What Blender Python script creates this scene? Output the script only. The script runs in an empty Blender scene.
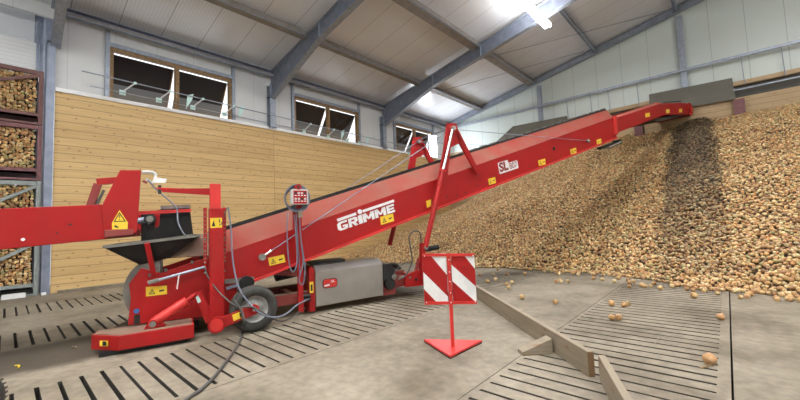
import bpy, bmesh, math, random
import numpy as np
from mathutils import Vector, Matrix
random.seed(7); rng = np.random.default_rng(7)
scene = bpy.context.scene
COL = scene.collection
PI = math.pi

# ------------------------------------------------------------------ camera
F, HC = 359.0, 1.35
def _n(a): return a/np.linalg.norm(a)
_y = _n(np.array([327., -11., -F])); _v2 = np.array([-395., -40., -F])
_mx = _n(_v2 - _v2.dot(_y)*_y); _x = -_mx; _z = np.cross(_x, _y)
R3 = np.array([_x, _y, _z]); CP = np.array([0, 0, HC])
cam_d = bpy.data.cameras.new('camera'); cam = bpy.data.objects.new('camera', cam_d); COL.objects.link(cam)
m4 = Matrix([list(R3[0])+[0], list(R3[1])+[0], list(R3[2])+[HC], [0, 0, 0, 1]])
cam.matrix_world = m4
cam_d.sensor_width = 36; cam_d.lens = F/800*36; cam_d.clip_end = 200; cam_d.clip_start = .05
scene.camera = cam

# ------------------------------------------------------------------ world, exposure
w = bpy.data.worlds.new('world'); scene.world = w; w.use_nodes = True
w.node_tree.nodes['Background'].inputs[0].default_value = (0.95, 0.97, 1.0, 1)
w.node_tree.nodes['Background'].inputs[1].default_value = 1.3
scene.view_settings.view_transform = 'Standard'; scene.view_settings.look = 'None'
scene.view_settings.gamma = 1; scene.view_settings.use_curve_mapping = False
scene.view_settings.exposure = 0.28
LAMP_W = 190; LAMP_UP = 190

# ------------------------------------------------------------------ helpers
def ray(u, v): return _n(R3 @ np.array([u-400., 200.-v, -F]))
def pl(u, v, ax, val):
    d = ray(u, v); return CP + (val-CP[ax])/d[ax]*d
AZ = math.radians(16)
S = np.array([math.sin(AZ), math.cos(AZ), 0]); W = np.array([math.cos(AZ), -math.sin(AZ), 0]); O = np.array([-4.7, 4, 0])
def L(u, v, wv=0.0):
    """point of the conveyor's upright plane w, seen in direction (u, v), in the conveyor's own axes (w, s, z)"""
    d = ray(u, v); t = (wv - W.dot(CP-O))/W.dot(d); q = CP+t*d
    return (wv, float(S.dot(q-O)), float(q[2]))
def toworld(p): return tuple(O + p[0]*W + p[1]*S + np.array([0, 0, p[2]]))

def material(name, rgb, rough=.5, metal=0., noise=0., nscale=4., bump=0., bscale=40., spec=.5, coat=0., dirt=None, emit=0.):
    m = bpy.data.materials.new(name); m.use_nodes = True; nt = m.node_tree; b = nt.nodes['Principled BSDF']
    b.inputs['Roughness'].default_value = rough; b.inputs['Metallic'].default_value = metal
    b.inputs['Base Color'].default_value = (*rgb, 1); b.inputs['Specular IOR Level'].default_value = spec
    b.inputs['Coat Weight'].default_value = coat
    if emit:
        b.inputs['Emission Color'].default_value = (*rgb, 1); b.inputs['Emission Strength'].default_value = emit
    tc = nt.nodes.new('ShaderNodeTexCoord')
    if noise:
        n = nt.nodes.new('ShaderNodeTexNoise'); n.inputs['Scale'].default_value = nscale; n.inputs['Detail'].default_value = 6
        nt.links.new(tc.outputs['Object'], n.inputs['Vector'])
        r = nt.nodes.new('ShaderNodeMapRange'); r.inputs['From Min'].default_value = .3; r.inputs['From Max'].default_value = .7
        r.inputs['To Min'].default_value = 0; r.inputs['To Max'].default_value = 1
        nt.links.new(n.outputs['Fac'], r.inputs['Value'])
        mx = nt.nodes.new('ShaderNodeMix'); mx.data_type = 'RGBA'
        d2 = dirt or tuple(c*(1-noise) for c in rgb)
        mx.inputs['A'].default_value = (*rgb, 1); mx.inputs['B'].default_value = (*d2, 1)
        if dirt:
            mu = nt.nodes.new('ShaderNodeMath'); mu.operation = 'MULTIPLY'; mu.inputs[1].default_value = noise
            nt.links.new(r.outputs[0], mu.inputs[0]); nt.links.new(mu.outputs[0], mx.inputs['Factor'])
        else: nt.links.new(r.outputs[0], mx.inputs['Factor'])
        nt.links.new(mx.outputs['Result'], b.inputs['Base Color'])
    if bump:
        n = nt.nodes.new('ShaderNodeTexNoise'); n.inputs['Scale'].default_value = bscale
        nt.links.new(tc.outputs['Object'], n.inputs['Vector'])
        bp = nt.nodes.new('ShaderNodeBump'); bp.inputs['Strength'].default_value = bump; bp.inputs['Distance'].default_value = .01
        nt.links.new(n.outputs['Fac'], bp.inputs['Height']); nt.links.new(bp.outputs['Normal'], b.inputs['Normal'])
    return m

def wood_mat(name, c1, c2, along='Y', board=.2, width=5.9, off=0., contrast=1., seam=(.16, .09, .04)):
    m = bpy.data.materials.new(name); m.use_nodes = True; nt = m.node_tree; b = nt.nodes['Principled BSDF']; N = nt.nodes.new; K = nt.links.new
    b.inputs['Roughness'].default_value = .6
    tc = N('ShaderNodeTexCoord'); sep = N('ShaderNodeSeparateXYZ'); K(tc.outputs['Object'], sep.inputs[0])
    a = sep.outputs['Y' if along == 'Y' else 'X']
    cm = N('ShaderNodeCombineXYZ')
    sh = N('ShaderNodeMath'); sh.operation = 'ADD'; sh.inputs[1].default_value = off; K(a, sh.inputs[0]); K(sh.outputs[0], cm.inputs[0]); K(sep.outputs['Z'], cm.inputs[1])
    br = N('ShaderNodeTexBrick'); br.inputs['Scale'].default_value = 1; br.inputs['Brick Width'].default_value = width; br.inputs['Row Height'].default_value = board
    br.inputs['Mortar Size'].default_value = .006; br.inputs['Mortar Smooth'].default_value = .2; br.offset = .0; br.inputs['Bias'].default_value = 0
    br.inputs['Color1'].default_value = (0, 0, 0, 1); br.inputs['Color2'].default_value = (1, 1, 1, 1); br.inputs['Mortar'].default_value = (.5, .5, .5, 1)
    K(cm.outputs[0], br.inputs['Vector'])
    # grain: noise stretched along the board
    st = N('ShaderNodeVectorMath'); st.operation = 'MULTIPLY'; st.inputs[1].default_value = (.8, 16, 1); K(cm.outputs[0], st.inputs[0])
    n = N('ShaderNodeTexNoise'); n.inputs['Scale'].default_value = 1.5; n.inputs['Detail'].default_value = 5; K(st.outputs[0], n.inputs['Vector'])
    add = N('ShaderNodeMath'); add.operation = 'MULTIPLY_ADD'; add.inputs[1].default_value = .45
    rr = N('ShaderNodeMapRange'); rr.inputs['From Min'].default_value = .3; rr.inputs['From Max'].default_value = .7; rr.inputs['To Max'].default_value = .55*contrast; K(n.outputs['Fac'], rr.inputs['Value'])
    K(br.outputs['Color'], add.inputs[0]); K(rr.outputs[0], add.inputs[2])
    mx = N('ShaderNodeMix'); mx.data_type = 'RGBA'; mx.inputs['A'].default_value = (*c1, 1); mx.inputs['B'].default_value = (*c2, 1); K(add.outputs[0], mx.inputs['Factor'])
    # knots
    vo = N('ShaderNodeTexVoronoi'); vo.voronoi_dimensions = '2D'; vo.inputs['Scale'].default_value = 2.6; vs = N('ShaderNodeVectorMath'); vs.operation = 'MULTIPLY'; vs.inputs[1].default_value = (1, 1.7, 1)
    K(cm.outputs[0], vs.inputs[0]); K(vs.outputs[0], vo.inputs['Vector'])
    kr = N('ShaderNodeMapRange'); kr.inputs['From Min'].default_value = .04; kr.inputs['From Max'].default_value = .10; kr.inputs['To Min'].default_value = .65; kr.inputs['To Max'].default_value = 0; K(vo.outputs['Distance'], kr.inputs['Value'])
    m2 = N('ShaderNodeMix'); m2.data_type = 'RGBA'; K(kr.outputs[0], m2.inputs['Factor']); K(mx.outputs['Result'], m2.inputs['A']); m2.inputs['B'].default_value = (.2, .09, .03, 1)
    m3 = N('ShaderNodeMix'); m3.data_type = 'RGBA'; K(br.outputs['Fac'], m3.inputs['Factor']); K(m2.outputs['Result'], m3.inputs['A']); m3.inputs['B'].default_value = (*seam, 1)
    K(m3.outputs['Result'], b.inputs['Base Color'])
    return m

def panel_mat(name, rgb, axis, period, line=.006, dark=.55, ribs=0., rough=.4, off=0., metal=0., spec=.5):
    """painted sheet with a thin seam every `period` along an axis, and optional fine ribs"""
    m = bpy.data.materials.new(name); m.use_nodes = True; nt = m.node_tree; b = nt.nodes['Principled BSDF']; N = nt.nodes.new; K = nt.links.new
    b.inputs['Roughness'].default_value = rough; b.inputs['Metallic'].default_value = metal; b.inputs['Specular IOR Level'].default_value = spec
    tc = N('ShaderNodeTexCoord'); sep = N('ShaderNodeSeparateXYZ'); K(tc.outputs['Object'], sep.inputs[0])
    def frac(p, o=0.):
        a = N('ShaderNodeMath'); a.operation = 'MULTIPLY_ADD'; a.inputs[1].default_value = 1/p; a.inputs[2].default_value = 100+o; K(sep.outputs[axis], a.inputs[0])
        f = N('ShaderNodeMath'); f.operation = 'FRACT'; K(a.outputs[0], f.inputs[0]); return f
    f = frac(period, off); lt = N('ShaderNodeMath'); lt.operation = 'LESS_THAN'; lt.inputs[1].default_value = line/period; K(f.outputs[0], lt.inputs[0])
    mx = N('ShaderNodeMix'); mx.data_type = 'RGBA'; mx.inputs['A'].default_value = (*rgb, 1); mx.inputs['B'].default_value = (*[c*dark for c in rgb], 1); K(lt.outputs[0], mx.inputs['Factor'])
    out = mx.outputs['Result']
    if ribs:
        g = frac(ribs); l2 = N('ShaderNodeMath'); l2.operation = 'LESS_THAN'; l2.inputs[1].default_value = .22; K(g.outputs[0], l2.inputs[0])
        sc = N('ShaderNodeMath'); sc.operation = 'MULTIPLY'; sc.inputs[1].default_value = .16; K(l2.outputs[0], sc.inputs[0])
        m2 = N('ShaderNodeMix'); m2.data_type = 'RGBA'; K(sc.outputs[0], m2.inputs['Factor']); K(out, m2.inputs['A']); m2.inputs['B'].default_value = (*[c*.3 for c in rgb], 1); out = m2.outputs['Result']
    no = N('ShaderNodeTexNoise'); no.inputs['Scale'].default_value = .7; K(tc.outputs['Object'], no.inputs['Vector'])
    r = N('ShaderNodeMapRange'); r.inputs['From Min'].default_value = .35; r.inputs['From Max'].default_value = .7; r.inputs['To Max'].default_value = .15; K(no.outputs['Fac'], r.inputs['Value'])
    m3 = N('ShaderNodeMix'); m3.data_type = 'RGBA'; K(r.outputs[0], m3.inputs['Factor']); K(out, m3.inputs['A']); m3.inputs['B'].default_value = (*[c*.75 for c in rgb], 1)
    K(m3.outputs['Result'], b.inputs['Base Color'])
    return m

MT = {}
MT['red'] = material('red_paint', (.37, .008, .009), .42, noise=.35, nscale=3, dirt=(.24, .022, .016), spec=.3)
MT['red_faded'] = material('dusty_red_paint', (.28, .042, .030), .65, noise=.8, nscale=2.5, dirt=(.23, .095, .065), spec=.2)
MT['red_dark'] = material('dull_red_paint', (.25, .02, .02), .5, noise=.4, nscale=6, dirt=(.2, .09, .06))
MT['red_bright'] = material('bright_red_paint', (.62, .030, .025), .4, noise=.2, nscale=5)
MT['dusty'] = material('dusty_red_brown', (.20, .11, .08), .8, noise=.7, nscale=5, dirt=(.26, .19, .13))
MT['black'] = material('black_rubber', (.014, .014, .015), .55, noise=.5, nscale=8, dirt=(.035, .032, .028), spec=.3)
MT['belt'] = material('conveyor_belt', (.05, .045, .04), .8, noise=.6, nscale=8, dirt=(.12, .09, .06))
MT['tyre'] = material('tyre_rubber', (.028, .028, .026), .75, noise=.5, nscale=14, dirt=(.08, .075, .06))
MT['rim'] = material('silver_rim', (.42, .42, .40), .4, noise=.4, nscale=12)
MT['greyrub'] = material('dusty_rubber', (.20, .19, .165), .8, noise=.7, nscale=9, dirt=(.1, .09, .08))
MT['steel'] = material('stainless_steel', (.50, .48, .45), .36, metal=.85, noise=.2, nscale=3)
MT['chrome'] = material('chrome', (.75, .76, .78), .2, metal=1)
MT['galv'] = material('galvanised_steel', (.36, .40, .47), .45, metal=.35, noise=.3, nscale=9, bump=.05)
MT['galvd'] = material('galvanised_steel_dull', (.27, .30, .38), .5, metal=.4, noise=.3, nscale=5)
MT['grey'] = material('grey_plastic', (.55, .55, .54), .5)
MT['cable'] = material('grey_cable', (.15, .165, .215), .5)
MT['bcable'] = material('dark_cable', (.07, .065, .06), .6)
MT['white'] = material('white_paint', (.86, .86, .86), .45, noise=.15, nscale=10)
MT['yellow'] = material('yellow_sticker', (.83, .58, .04), .4)
MT['ink'] = material('black_print', (.02, .02, .02), .5)
MT['blue'] = material('blue_sticker', (.05, .12, .35), .4)
MT['concrete'] = None
MT['plank'] = wood_mat('weathered_plank', (.30, .245, .175), (.18, .145, .10), 'Y', .7, 9, contrast=1.3)
MT['frame_wood'] = material('window_timber', (.32, .19, .08), .6, noise=.4, nscale=14)
MT['rust'] = material('red_brown_steel', (.13, .045, .04), .6, noise=.5, nscale=12, dirt=(.2, .1, .08))
MT['mauve'] = material('red_primer_steel', (.20, .075, .08), .6, noise=.3, nscale=8)
MT['crategrey'] = material('grey_green_steel', (.27, .30, .29), .6, noise=.5, nscale=12, dirt=(.18, .19, .17))
MT['dark'] = material('dark_recess', (.02, .018, .015), .9)
MT['glass'] = material('dark_tinted_glass', (.025, .02, .02), .12, spec=.7)  # sash panels are dark by their own tint
MT['pane'] = material('grey_pane', (.17, .18, .19), .15, spec=.8)
MT['turq'] = material('pale_turquoise_plastic', (.55, .78, .74), .4)
MT['ply'] = material('grey_film_plywood', (.135, .125, .095), .6, noise=.3, nscale=2)
MT['wallw'] = panel_mat('white_wall_panel', (.66, .665, .66), 'Y', 1.0, .012, .72, rough=.5)
MT['wallf'] = panel_mat('white_end_wall_panel', (.60, .655, .615), 'X', 1.0, .02, .62, rough=.45)
MT['roof'] = panel_mat('roof_sheet', (.76, .77, .80), 'Y', 1.02, .022, .5, ribs=.085, rough=.30, spec=.9)
MT['door'] = panel_mat('white_door', (.80, .80, .80), 'Z', .10, .012, .8, rough=.5)
MT['doorg'] = panel_mat('grey_door', (.62, .64, .67), 'Z', .9, .012, .7, rough=.5)
MT['woodL'] = wood_mat('spruce_boards', (.68, .47, .21), (.48, .30, .115), 'Y', .205, 6.15, off=-.55+6.15*2, contrast=1.0, seam=(.20, .12, .05))
MT['woodF'] = wood_mat('spruce_boards_end', (.50, .36, .20), (.36, .24, .12), 'X', .205, 5.5, off=30)
MT['tube'] = material('lamp_tube', (.85, .92, 1.0), .5, emit=26)
MT['gapshade'] = material('dark_gap_shade', (.07, .065, .055), .7)
MT['capping'] = material('white_capping', (.9, .9, .9), .4)
MT['pit'] = material('shade_dark_duct', (.045, .038, .03), .9)  # near-black colour paints the shade inside the floor slots and joints
MT['purlin'] = material('beige_grey_purlin', (.30, .27, .24), .55, noise=.3, nscale=4)

def concrete():
    m = bpy.data.materials.new('concrete_floor'); m.use_nodes = True; nt = m.node_tree; b = nt.nodes['Principled BSDF']; N = nt.nodes.new; K = nt.links.new
    b.inputs['Roughness'].default_value = .62; b.inputs['Specular IOR Level'].default_value = .35
    tc = N('ShaderNodeTexCoord')
    n1 = N('ShaderNodeTexNoise'); n1.inputs['Scale'].default_value = .9; n1.inputs['Detail'].default_value = 8; n1.inputs['Roughness'].default_value = .62; K(tc.outputs['Object'], n1.inputs['Vector'])
    cr = N('ShaderNodeValToRGB'); K(n1.outputs['Fac'], cr.inputs[0])
    e = cr.color_ramp.elements; e[0].position = .34; e[0].color = (.115, .092, .062, 1); e[1].position = .68; e[1].color = (.29, .25, .19, 1)
    x = cr.color_ramp.elements.new(.5); x.color = (.21, .178, .132, 1)
    n2 = N('ShaderNodeTexNoise'); n2.inputs['Scale'].default_value = 11; n2.inputs['Detail'].default_value = 6; K(tc.outputs['Object'], n2.inputs['Vector'])
    r = N('ShaderNodeMapRange'); r.inputs['From Min'].default_value = .3; r.inputs['From Max'].default_value = .7; r.inputs['To Min'].default_value = .78; r.inputs['To Max'].default_value = 1.14; K(n2.outputs['Fac'], r.inputs['Value'])
    mu = N('ShaderNodeVectorMath'); mu.operation = 'SCALE'; K(cr.outputs['Color'], mu.inputs[0]); K(r.outputs[0], mu.inputs['Scale'])
    # dirty strip along the building, darkened further to paint in the boom's shadow
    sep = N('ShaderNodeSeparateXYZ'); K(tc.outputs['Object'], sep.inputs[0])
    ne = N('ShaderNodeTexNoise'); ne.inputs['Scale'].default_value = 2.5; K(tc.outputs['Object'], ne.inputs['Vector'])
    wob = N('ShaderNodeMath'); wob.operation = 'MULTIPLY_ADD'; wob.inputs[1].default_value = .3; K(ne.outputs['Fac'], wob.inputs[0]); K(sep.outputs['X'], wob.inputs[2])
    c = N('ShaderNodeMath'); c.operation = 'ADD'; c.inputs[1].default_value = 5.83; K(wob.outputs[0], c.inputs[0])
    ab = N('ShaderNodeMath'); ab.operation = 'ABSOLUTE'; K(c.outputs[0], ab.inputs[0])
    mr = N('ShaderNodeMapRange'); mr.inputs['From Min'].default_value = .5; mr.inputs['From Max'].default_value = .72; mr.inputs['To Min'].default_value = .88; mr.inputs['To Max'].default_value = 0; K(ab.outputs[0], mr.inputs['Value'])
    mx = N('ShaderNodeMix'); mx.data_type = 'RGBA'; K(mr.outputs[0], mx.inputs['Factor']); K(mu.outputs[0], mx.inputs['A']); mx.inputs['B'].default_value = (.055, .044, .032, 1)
    K(mx.outputs['Result'], b.inputs['Base Color'])
    bp = N('ShaderNodeBump'); bp.inputs['Strength'].default_value = .25; bp.inputs['Distance'].default_value = .01; K(n2.outputs['Fac'], bp.inputs['Height']); K(bp.outputs['Normal'], b.inputs['Normal'])
    return m
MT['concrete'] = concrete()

def onion_mat():
    m = bpy.data.materials.new('onion_skin'); m.use_nodes = True; nt = m.node_tree; b = nt.nodes['Principled BSDF']; N = nt.nodes.new; K = nt.links.new
    b.inputs['Roughness'].default_value = .5
    a = N('ShaderNodeAttribute'); a.attribute_name = 'skin'; K(a.outputs['Color'], b.inputs['Base Color'])
    return m
MT['onion'] = onion_mat()

class MB:
    """collects shapes into ONE mesh"""
    def __init__(self): self.v = []; self.f = []; self.m = []; self.mats = []; self.s = []
    def mi(self, k):
        if k not in self.mats: self.mats.append(k)
        return self.mats.index(k)
    def add(self, vs, fs, mat, smooth=False):
        o = len(self.v); self.v += [tuple(map(float, p)) for p in vs]
        i = self.mi(mat)
        for f in fs: self.f.append([o+k for k in f]); self.m.append(i); self.s.append(smooth)
    def box(self, lo, hi, mat):
        (a, b, c), (d, e, g) = lo, hi
        self.add([(a, b, c), (d, b, c), (d, e, c), (a, e, c), (a, b, g), (d, b, g), (d, e, g), (a, e, g)],
                 [(0, 3, 2, 1), (4, 5, 6, 7), (0, 1, 5, 4), (1, 2, 6, 5), (2, 3, 7, 6), (3, 0, 4, 7)], mat); return self
    def prism(self, poly, ext, mat):
        """poly: coplanar 3-D points, extruded by vector ext"""
        n = len(poly); p = [np.array(q, float) for q in poly]; e = np.array(ext, float)
        nn = sum((np.cross(p[i]-p[0], p[(i+1) % n]-p[0]) for i in range(1, n-1)), np.zeros(3))
        if nn.dot(e) > 0: p = p[::-1]
        vs = p + [q+e for q in p]
        self.add(vs, [tuple(range(n)), tuple(range(2*n-1, n-1, -1))] + [(i, i+n, (i+1) % n+n, (i+1) % n) for i in range(n)], mat); return self
    def bar(self, a, b, wd, ht, mat, up=(0, 0, 1)):
        """rectangular bar from a to b: wd sideways, ht along up"""
        a = np.array(a, float); b = np.array(b, float); d = _n(b-a); u = np.array(up, float); sd = np.cross(d, u)
        if np.linalg.norm(sd) < 1e-6: sd = np.cross(d, (1, 0, 0))
        sd = _n(sd); u = np.cross(sd, d)
        q = [a+sx*sd*wd/2+sz*u*ht/2 for sx, sz in ((-1, -1), (1, -1), (1, 1), (-1, 1))]
        return self.prism(q, b-a, mat)
    def ibeam(self, a, b, wd, ht, mat, up=(0, 0, 1), t=.015, tw=.012):
        a = np.array(a, float); b = np.array(b, float); d = _n(b-a); u = np.array(up, float); sd = _n(np.cross(d, u)); u = np.cross(sd, d)
        for k in (-1, 1): self.bar(a+u*k*(ht/2-t/2), b+u*k*(ht/2-t/2), wd, t, mat, u)
        return self.bar(a, b, tw, ht-2*t, mat, u)
    def cyl(self, a, b, r0, mat, r1=None, n=16, caps=True):
        r1 = r0 if r1 is None else r1
        a = np.array(a, float); b = np.array(b, float); d = _n(b-a); h = np.array((0, 0, 1.)) if abs(d[2]) < .9 else np.array((1., 0, 0)); x = _n(np.cross(d, h)); y = np.cross(d, x)
        vs = [a+r0*(math.cos(t)*x+math.sin(t)*y) for t in np.linspace(0, 2*PI, n, False)] + [b+r1*(math.cos(t)*x+math.sin(t)*y) for t in np.linspace(0, 2*PI, n, False)]
        self.add(vs, [(i, (i+1) % n, (i+1) % n+n, i+n) for i in range(n)], mat, True)
        if caps: self.add(vs, [tuple(range(n-1, -1, -1)), tuple(range(n, 2*n))], mat)
        return self
    def tube(self, pts, r, mat, n=8, sub=6):
        p = [np.array(q, float) for q in pts]
        if len(p) > 2 and sub > 1:  # Catmull-Rom
            q = [2*p[0]-p[1]]+p+[2*p[-1]-p[-2]]; o = []
            for i in range(1, len(q)-2):
                for t in np.linspace(0, 1, sub, False):
                    o.append(.5*(2*q[i]+(q[i+1]-q[i-1])*t+(2*q[i-1]-5*q[i]+4*q[i+1]-q[i+2])*t*t+(3*q[i]-q[i-1]-3*q[i+1]+q[i+2])*t**3))
            o.append(p[-1]); p = o
        vs = []; ref = None
        for i, c in enumerate(p):
            d = _n(p[min(i+1, len(p)-1)]-p[max(i-1, 0)])
            if ref is None: ref = np.array((0, 0, 1.)) if abs(d[2]) < .9 else np.array((1., 0, 0))
            x = _n(np.cross(d, ref)); y = np.cross(x, d); ref = y
            vs += [c+r*(math.cos(t)*x+math.sin(t)*y) for t in np.linspace(0, 2*PI, n, False)]
        fs = [(k*n+i, k*n+(i+1) % n, (k+1)*n+(i+1) % n, (k+1)*n+i) for k in range(len(p)-1) for i in range(n)]
        self.add(vs, fs, mat, True); self.add(vs, [tuple(range(n)), tuple(range(len(vs)-1, len(vs)-n-1, -1))], mat); return self
    def lathe(self, c, axis, prof, mat, n=32):
        """prof: (radius, offset along axis)"""
        c = np.array(c, float); d = _n(np.array(axis, float)); h = np.array((0, 0, 1.)) if abs(d[2]) < .9 else np.array((1., 0, 0)); x = _n(np.cross(d, h)); y = np.cross(d, x)
        vs = [c+d*o+r*(math.cos(t)*x+math.sin(t)*y) for r, o in prof for t in np.linspace(0, 2*PI, n, False)]
        self.add(vs, [(k*n+i, k*n+(i+1) % n, (k+1)*n+(i+1) % n, (k+1)*n+i) for k in range(len(prof)-1) for i in range(n)], mat, True); return self
    def build(self, name, parent=None, bevel=0., loc=None, rotz=0., fix=False):
        me = bpy.data.meshes.new(name); me.from_pydata(self.v, [], self.f)
        for k in self.mats: me.materials.append(MT[k])
        me.polygons.foreach_set('material_index', self.m); me.polygons.foreach_set('use_smooth', self.s)
        me.update()
        if fix:
            bm = bmesh.new(); bm.from_mesh(me); bmesh.ops.recalc_face_normals(bm, faces=bm.faces); bm.to_mesh(me); bm.free()
        o = bpy.data.objects.new(name, me); COL.objects.link(o)
        if parent: o.parent = parent
        if loc is not None: o.location = loc
        o.rotation_euler.z = rotz
        if bevel:
            b = o.modifiers.new('bevel', 'BEVEL'); b.width = bevel; b.segments = 2; b.limit_method = 'ANGLE'; b.angle_limit = math.radians(50)
        return o

def thing(name, label, cat, loc=(0, 0, 0), rotz=0, group=None):
    o = bpy.data.objects.new(name, None); COL.objects.link(o); o.empty_display_size = .1
    o.location = loc; o.rotation_euler.z = rotz; return tag(o, label, cat, group)
def tag(o, label, cat, group=None, kind=None):
    o['label'] = label; o['category'] = cat
    if group: o['group'] = group
    if kind: o['kind'] = kind
    return o
def struct(o): o['kind'] = 'structure'; return o

# ------------------------------------------------------------------ the building
XW, YW = -12.33, 18.1
RM = .205
def zroof(x): return 7.35 + RM*(x-XW)
XE, YB = 9.0, -7.0
# floor with real ventilation slots
bands = [(-10.70, -9.44, .148, .03, .026), (-7.76, -6.68, .150, .13, .030), (-4.76, -3.47, .153, .99, .028), (-1.57, -.16, .168, 3.10, .030), (1.5, 2.9, .168, 3.10, .024)]
fm = MB()
cracks = [-3.40, -1.62, -.07]
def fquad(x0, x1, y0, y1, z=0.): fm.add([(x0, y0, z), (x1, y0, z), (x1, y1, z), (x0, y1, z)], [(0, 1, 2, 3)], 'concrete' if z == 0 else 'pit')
xs = -14.5
edges = []
for b in bands: edges.append((b[0], b[1], b))
for c in cracks: edges.append((c-.003 if c < -.1 else c-.007, c+.003 if c < -.1 else c+.007, None))
edges.sort(key=lambda e: e[0])
for x0, x1, b in edges:
    fquad(xs, x0, YB, 18.5); xs = x1
    fm.add([(x0, YB, 0), (x0, 18.5, 0), (x0, 18.5, -.22), (x0, YB, -.22)], [(0, 1, 2, 3)], 'pit')
    fm.add([(x1, YB, 0), (x1, 18.5, 0), (x1, 18.5, -.22), (x1, YB, -.22)], [(0, 1, 2, 3)], 'pit')
    if b:
        p, ph, sw = b[2], b[3], b[4]
        k = math.ceil((YB-ph)/p); y = YB
        while ph+k*p < 10.6:
            yc = ph+k*p
            h = sw/2*random.uniform(.8, 1.25)
            fquad(x0, x1, y, yc-h)
            for yy in (yc-h, yc+h): fm.add([(x0, yy, 0), (x1, yy, 0), (x1, yy, -.22), (x0, yy, -.22)], [(0, 1, 2, 3)], 'pit')
            y = yc+h; k += 1
        fquad(x0, x1, y, 18.5)
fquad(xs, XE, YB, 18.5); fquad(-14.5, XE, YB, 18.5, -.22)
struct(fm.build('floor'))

# left wall: boards below, white panels above with window openings
wz = 5.05
m = MB(); m.box((XW-.10, .78, 0), (XW, YW, wz), 'woodL'); struct(m.build('wall_left'))
m = MB(); m.box((XW-.16, .78, wz), (XW+.05, YW, wz+.10), 'capping'); struct(m.build('trim_1', bevel=.006))
wins = [(1.86, 5.2, 5.12, 6.62), (7.62, 11.0, 5.12, 6.62), (13.5, 16.75, 5.12, 6.62)]
WX = XW-.12
m = MB(); y = .76
for a, b, z0, z1 in wins:
    m.box((WX-.1, y, wz), (WX, a, 7.4), 'wallw'); m.box((WX-.1, a, z1), (WX, b, 7.4), 'wallw'); y = b
m.box((WX-.1, y, wz), (WX, YW, 7.4), 'wallw')
m.box((WX-.1, YB, 7.0), (WX, .79, 7.4), 'wallw'); m.box((XW-.60, .50, 0), (XW-.56, .80, 7.5), 'galvd')
m.box((WX-.1, YB, 0), (WX, -1.9, 7.0), 'wallw')
struct(m.build('wall_left'))
# end wall
m = MB(); m.prism([(XW-.3, YW+.12, 0), (XE, YW+.12, 0), (XE, YW+.12, zroof(XE)+.1), (XW-.3, YW+.12, zroof(XW-.3)+.1)], (0, .12, 0), 'wallf'); struct(m.build('wall_far', fix=True))
m = MB(); m.box((XW, YW-.02, 0), (XE, YW+.08, 5.496), 'woodF'); struct(m.build('wall_far'))
m = MB(); m.box((XE, YB, 0), (XE+.2, YW+.3, 11.9), 'wallw'); struct(m.build('wall_right'))
m = MB(); m.box((XW-.3, YB-.2, 0), (XE+.2, YB, 11.9), 'wallf'); struct(m.build('wall_back'))
# ceiling
m = MB(); m.prism([(XW-.4, YB, zroof(XW-.4)), (XE, YB, zroof(XE)), (XE, YB, zroof(XE)+.14), (XW-.4, YB, zroof(XW-.4)+.14)], (0, YW+.4-YB, 0), 'roof'); struct(m.build('ceiling', fix=True))
# door in the bay beside the column, half raised above the crates
dr = MB(); dr.box((XW-.62, -1.9, 5.53), (XW-.56, .50, 6.42), 'door'); dob = struct(dr.build('door_1'))
MB().box((XW-.62, -1.9, 6.44), (XW-.56, .50, 7.3), 'doorg').build('door_panel', dob)
MB().box((XW-.60, .40, 6.4), (XW-.55, .80, 7.5), 'galvd').build('rail_header', dob)
MB().box((XW-.56, .30, 5.62), (XW-.51, .44, 5.86), 'white').build('corner_hinge', dob)
MB().box((XW-.57, .44, 0), (XW-.42, .49, 7.3), 'galvd').build('guide_rail', dob)
MB().box((XW-.42, .56, 0), (XW-.34, .60, 7.3), 'galv').build('guide_rail', dob)
struct(MB().box((XW+.02, -.75, .0), (XW+.12, -.08, .11), 'white').box((XW+.02, -.02, .0), (XW+.12, .36, .11), 'white').box((XW+.02, .62, 0), (XW+.12, .70, .06), 'white').build('daylight_strip'))  # white strips stand in for daylight seen under the lowest crate
struct(MB().box((XW-.001, .9, 0), (XW+.10, YW, .06), 'concrete').build('baseboard_left'))

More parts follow.
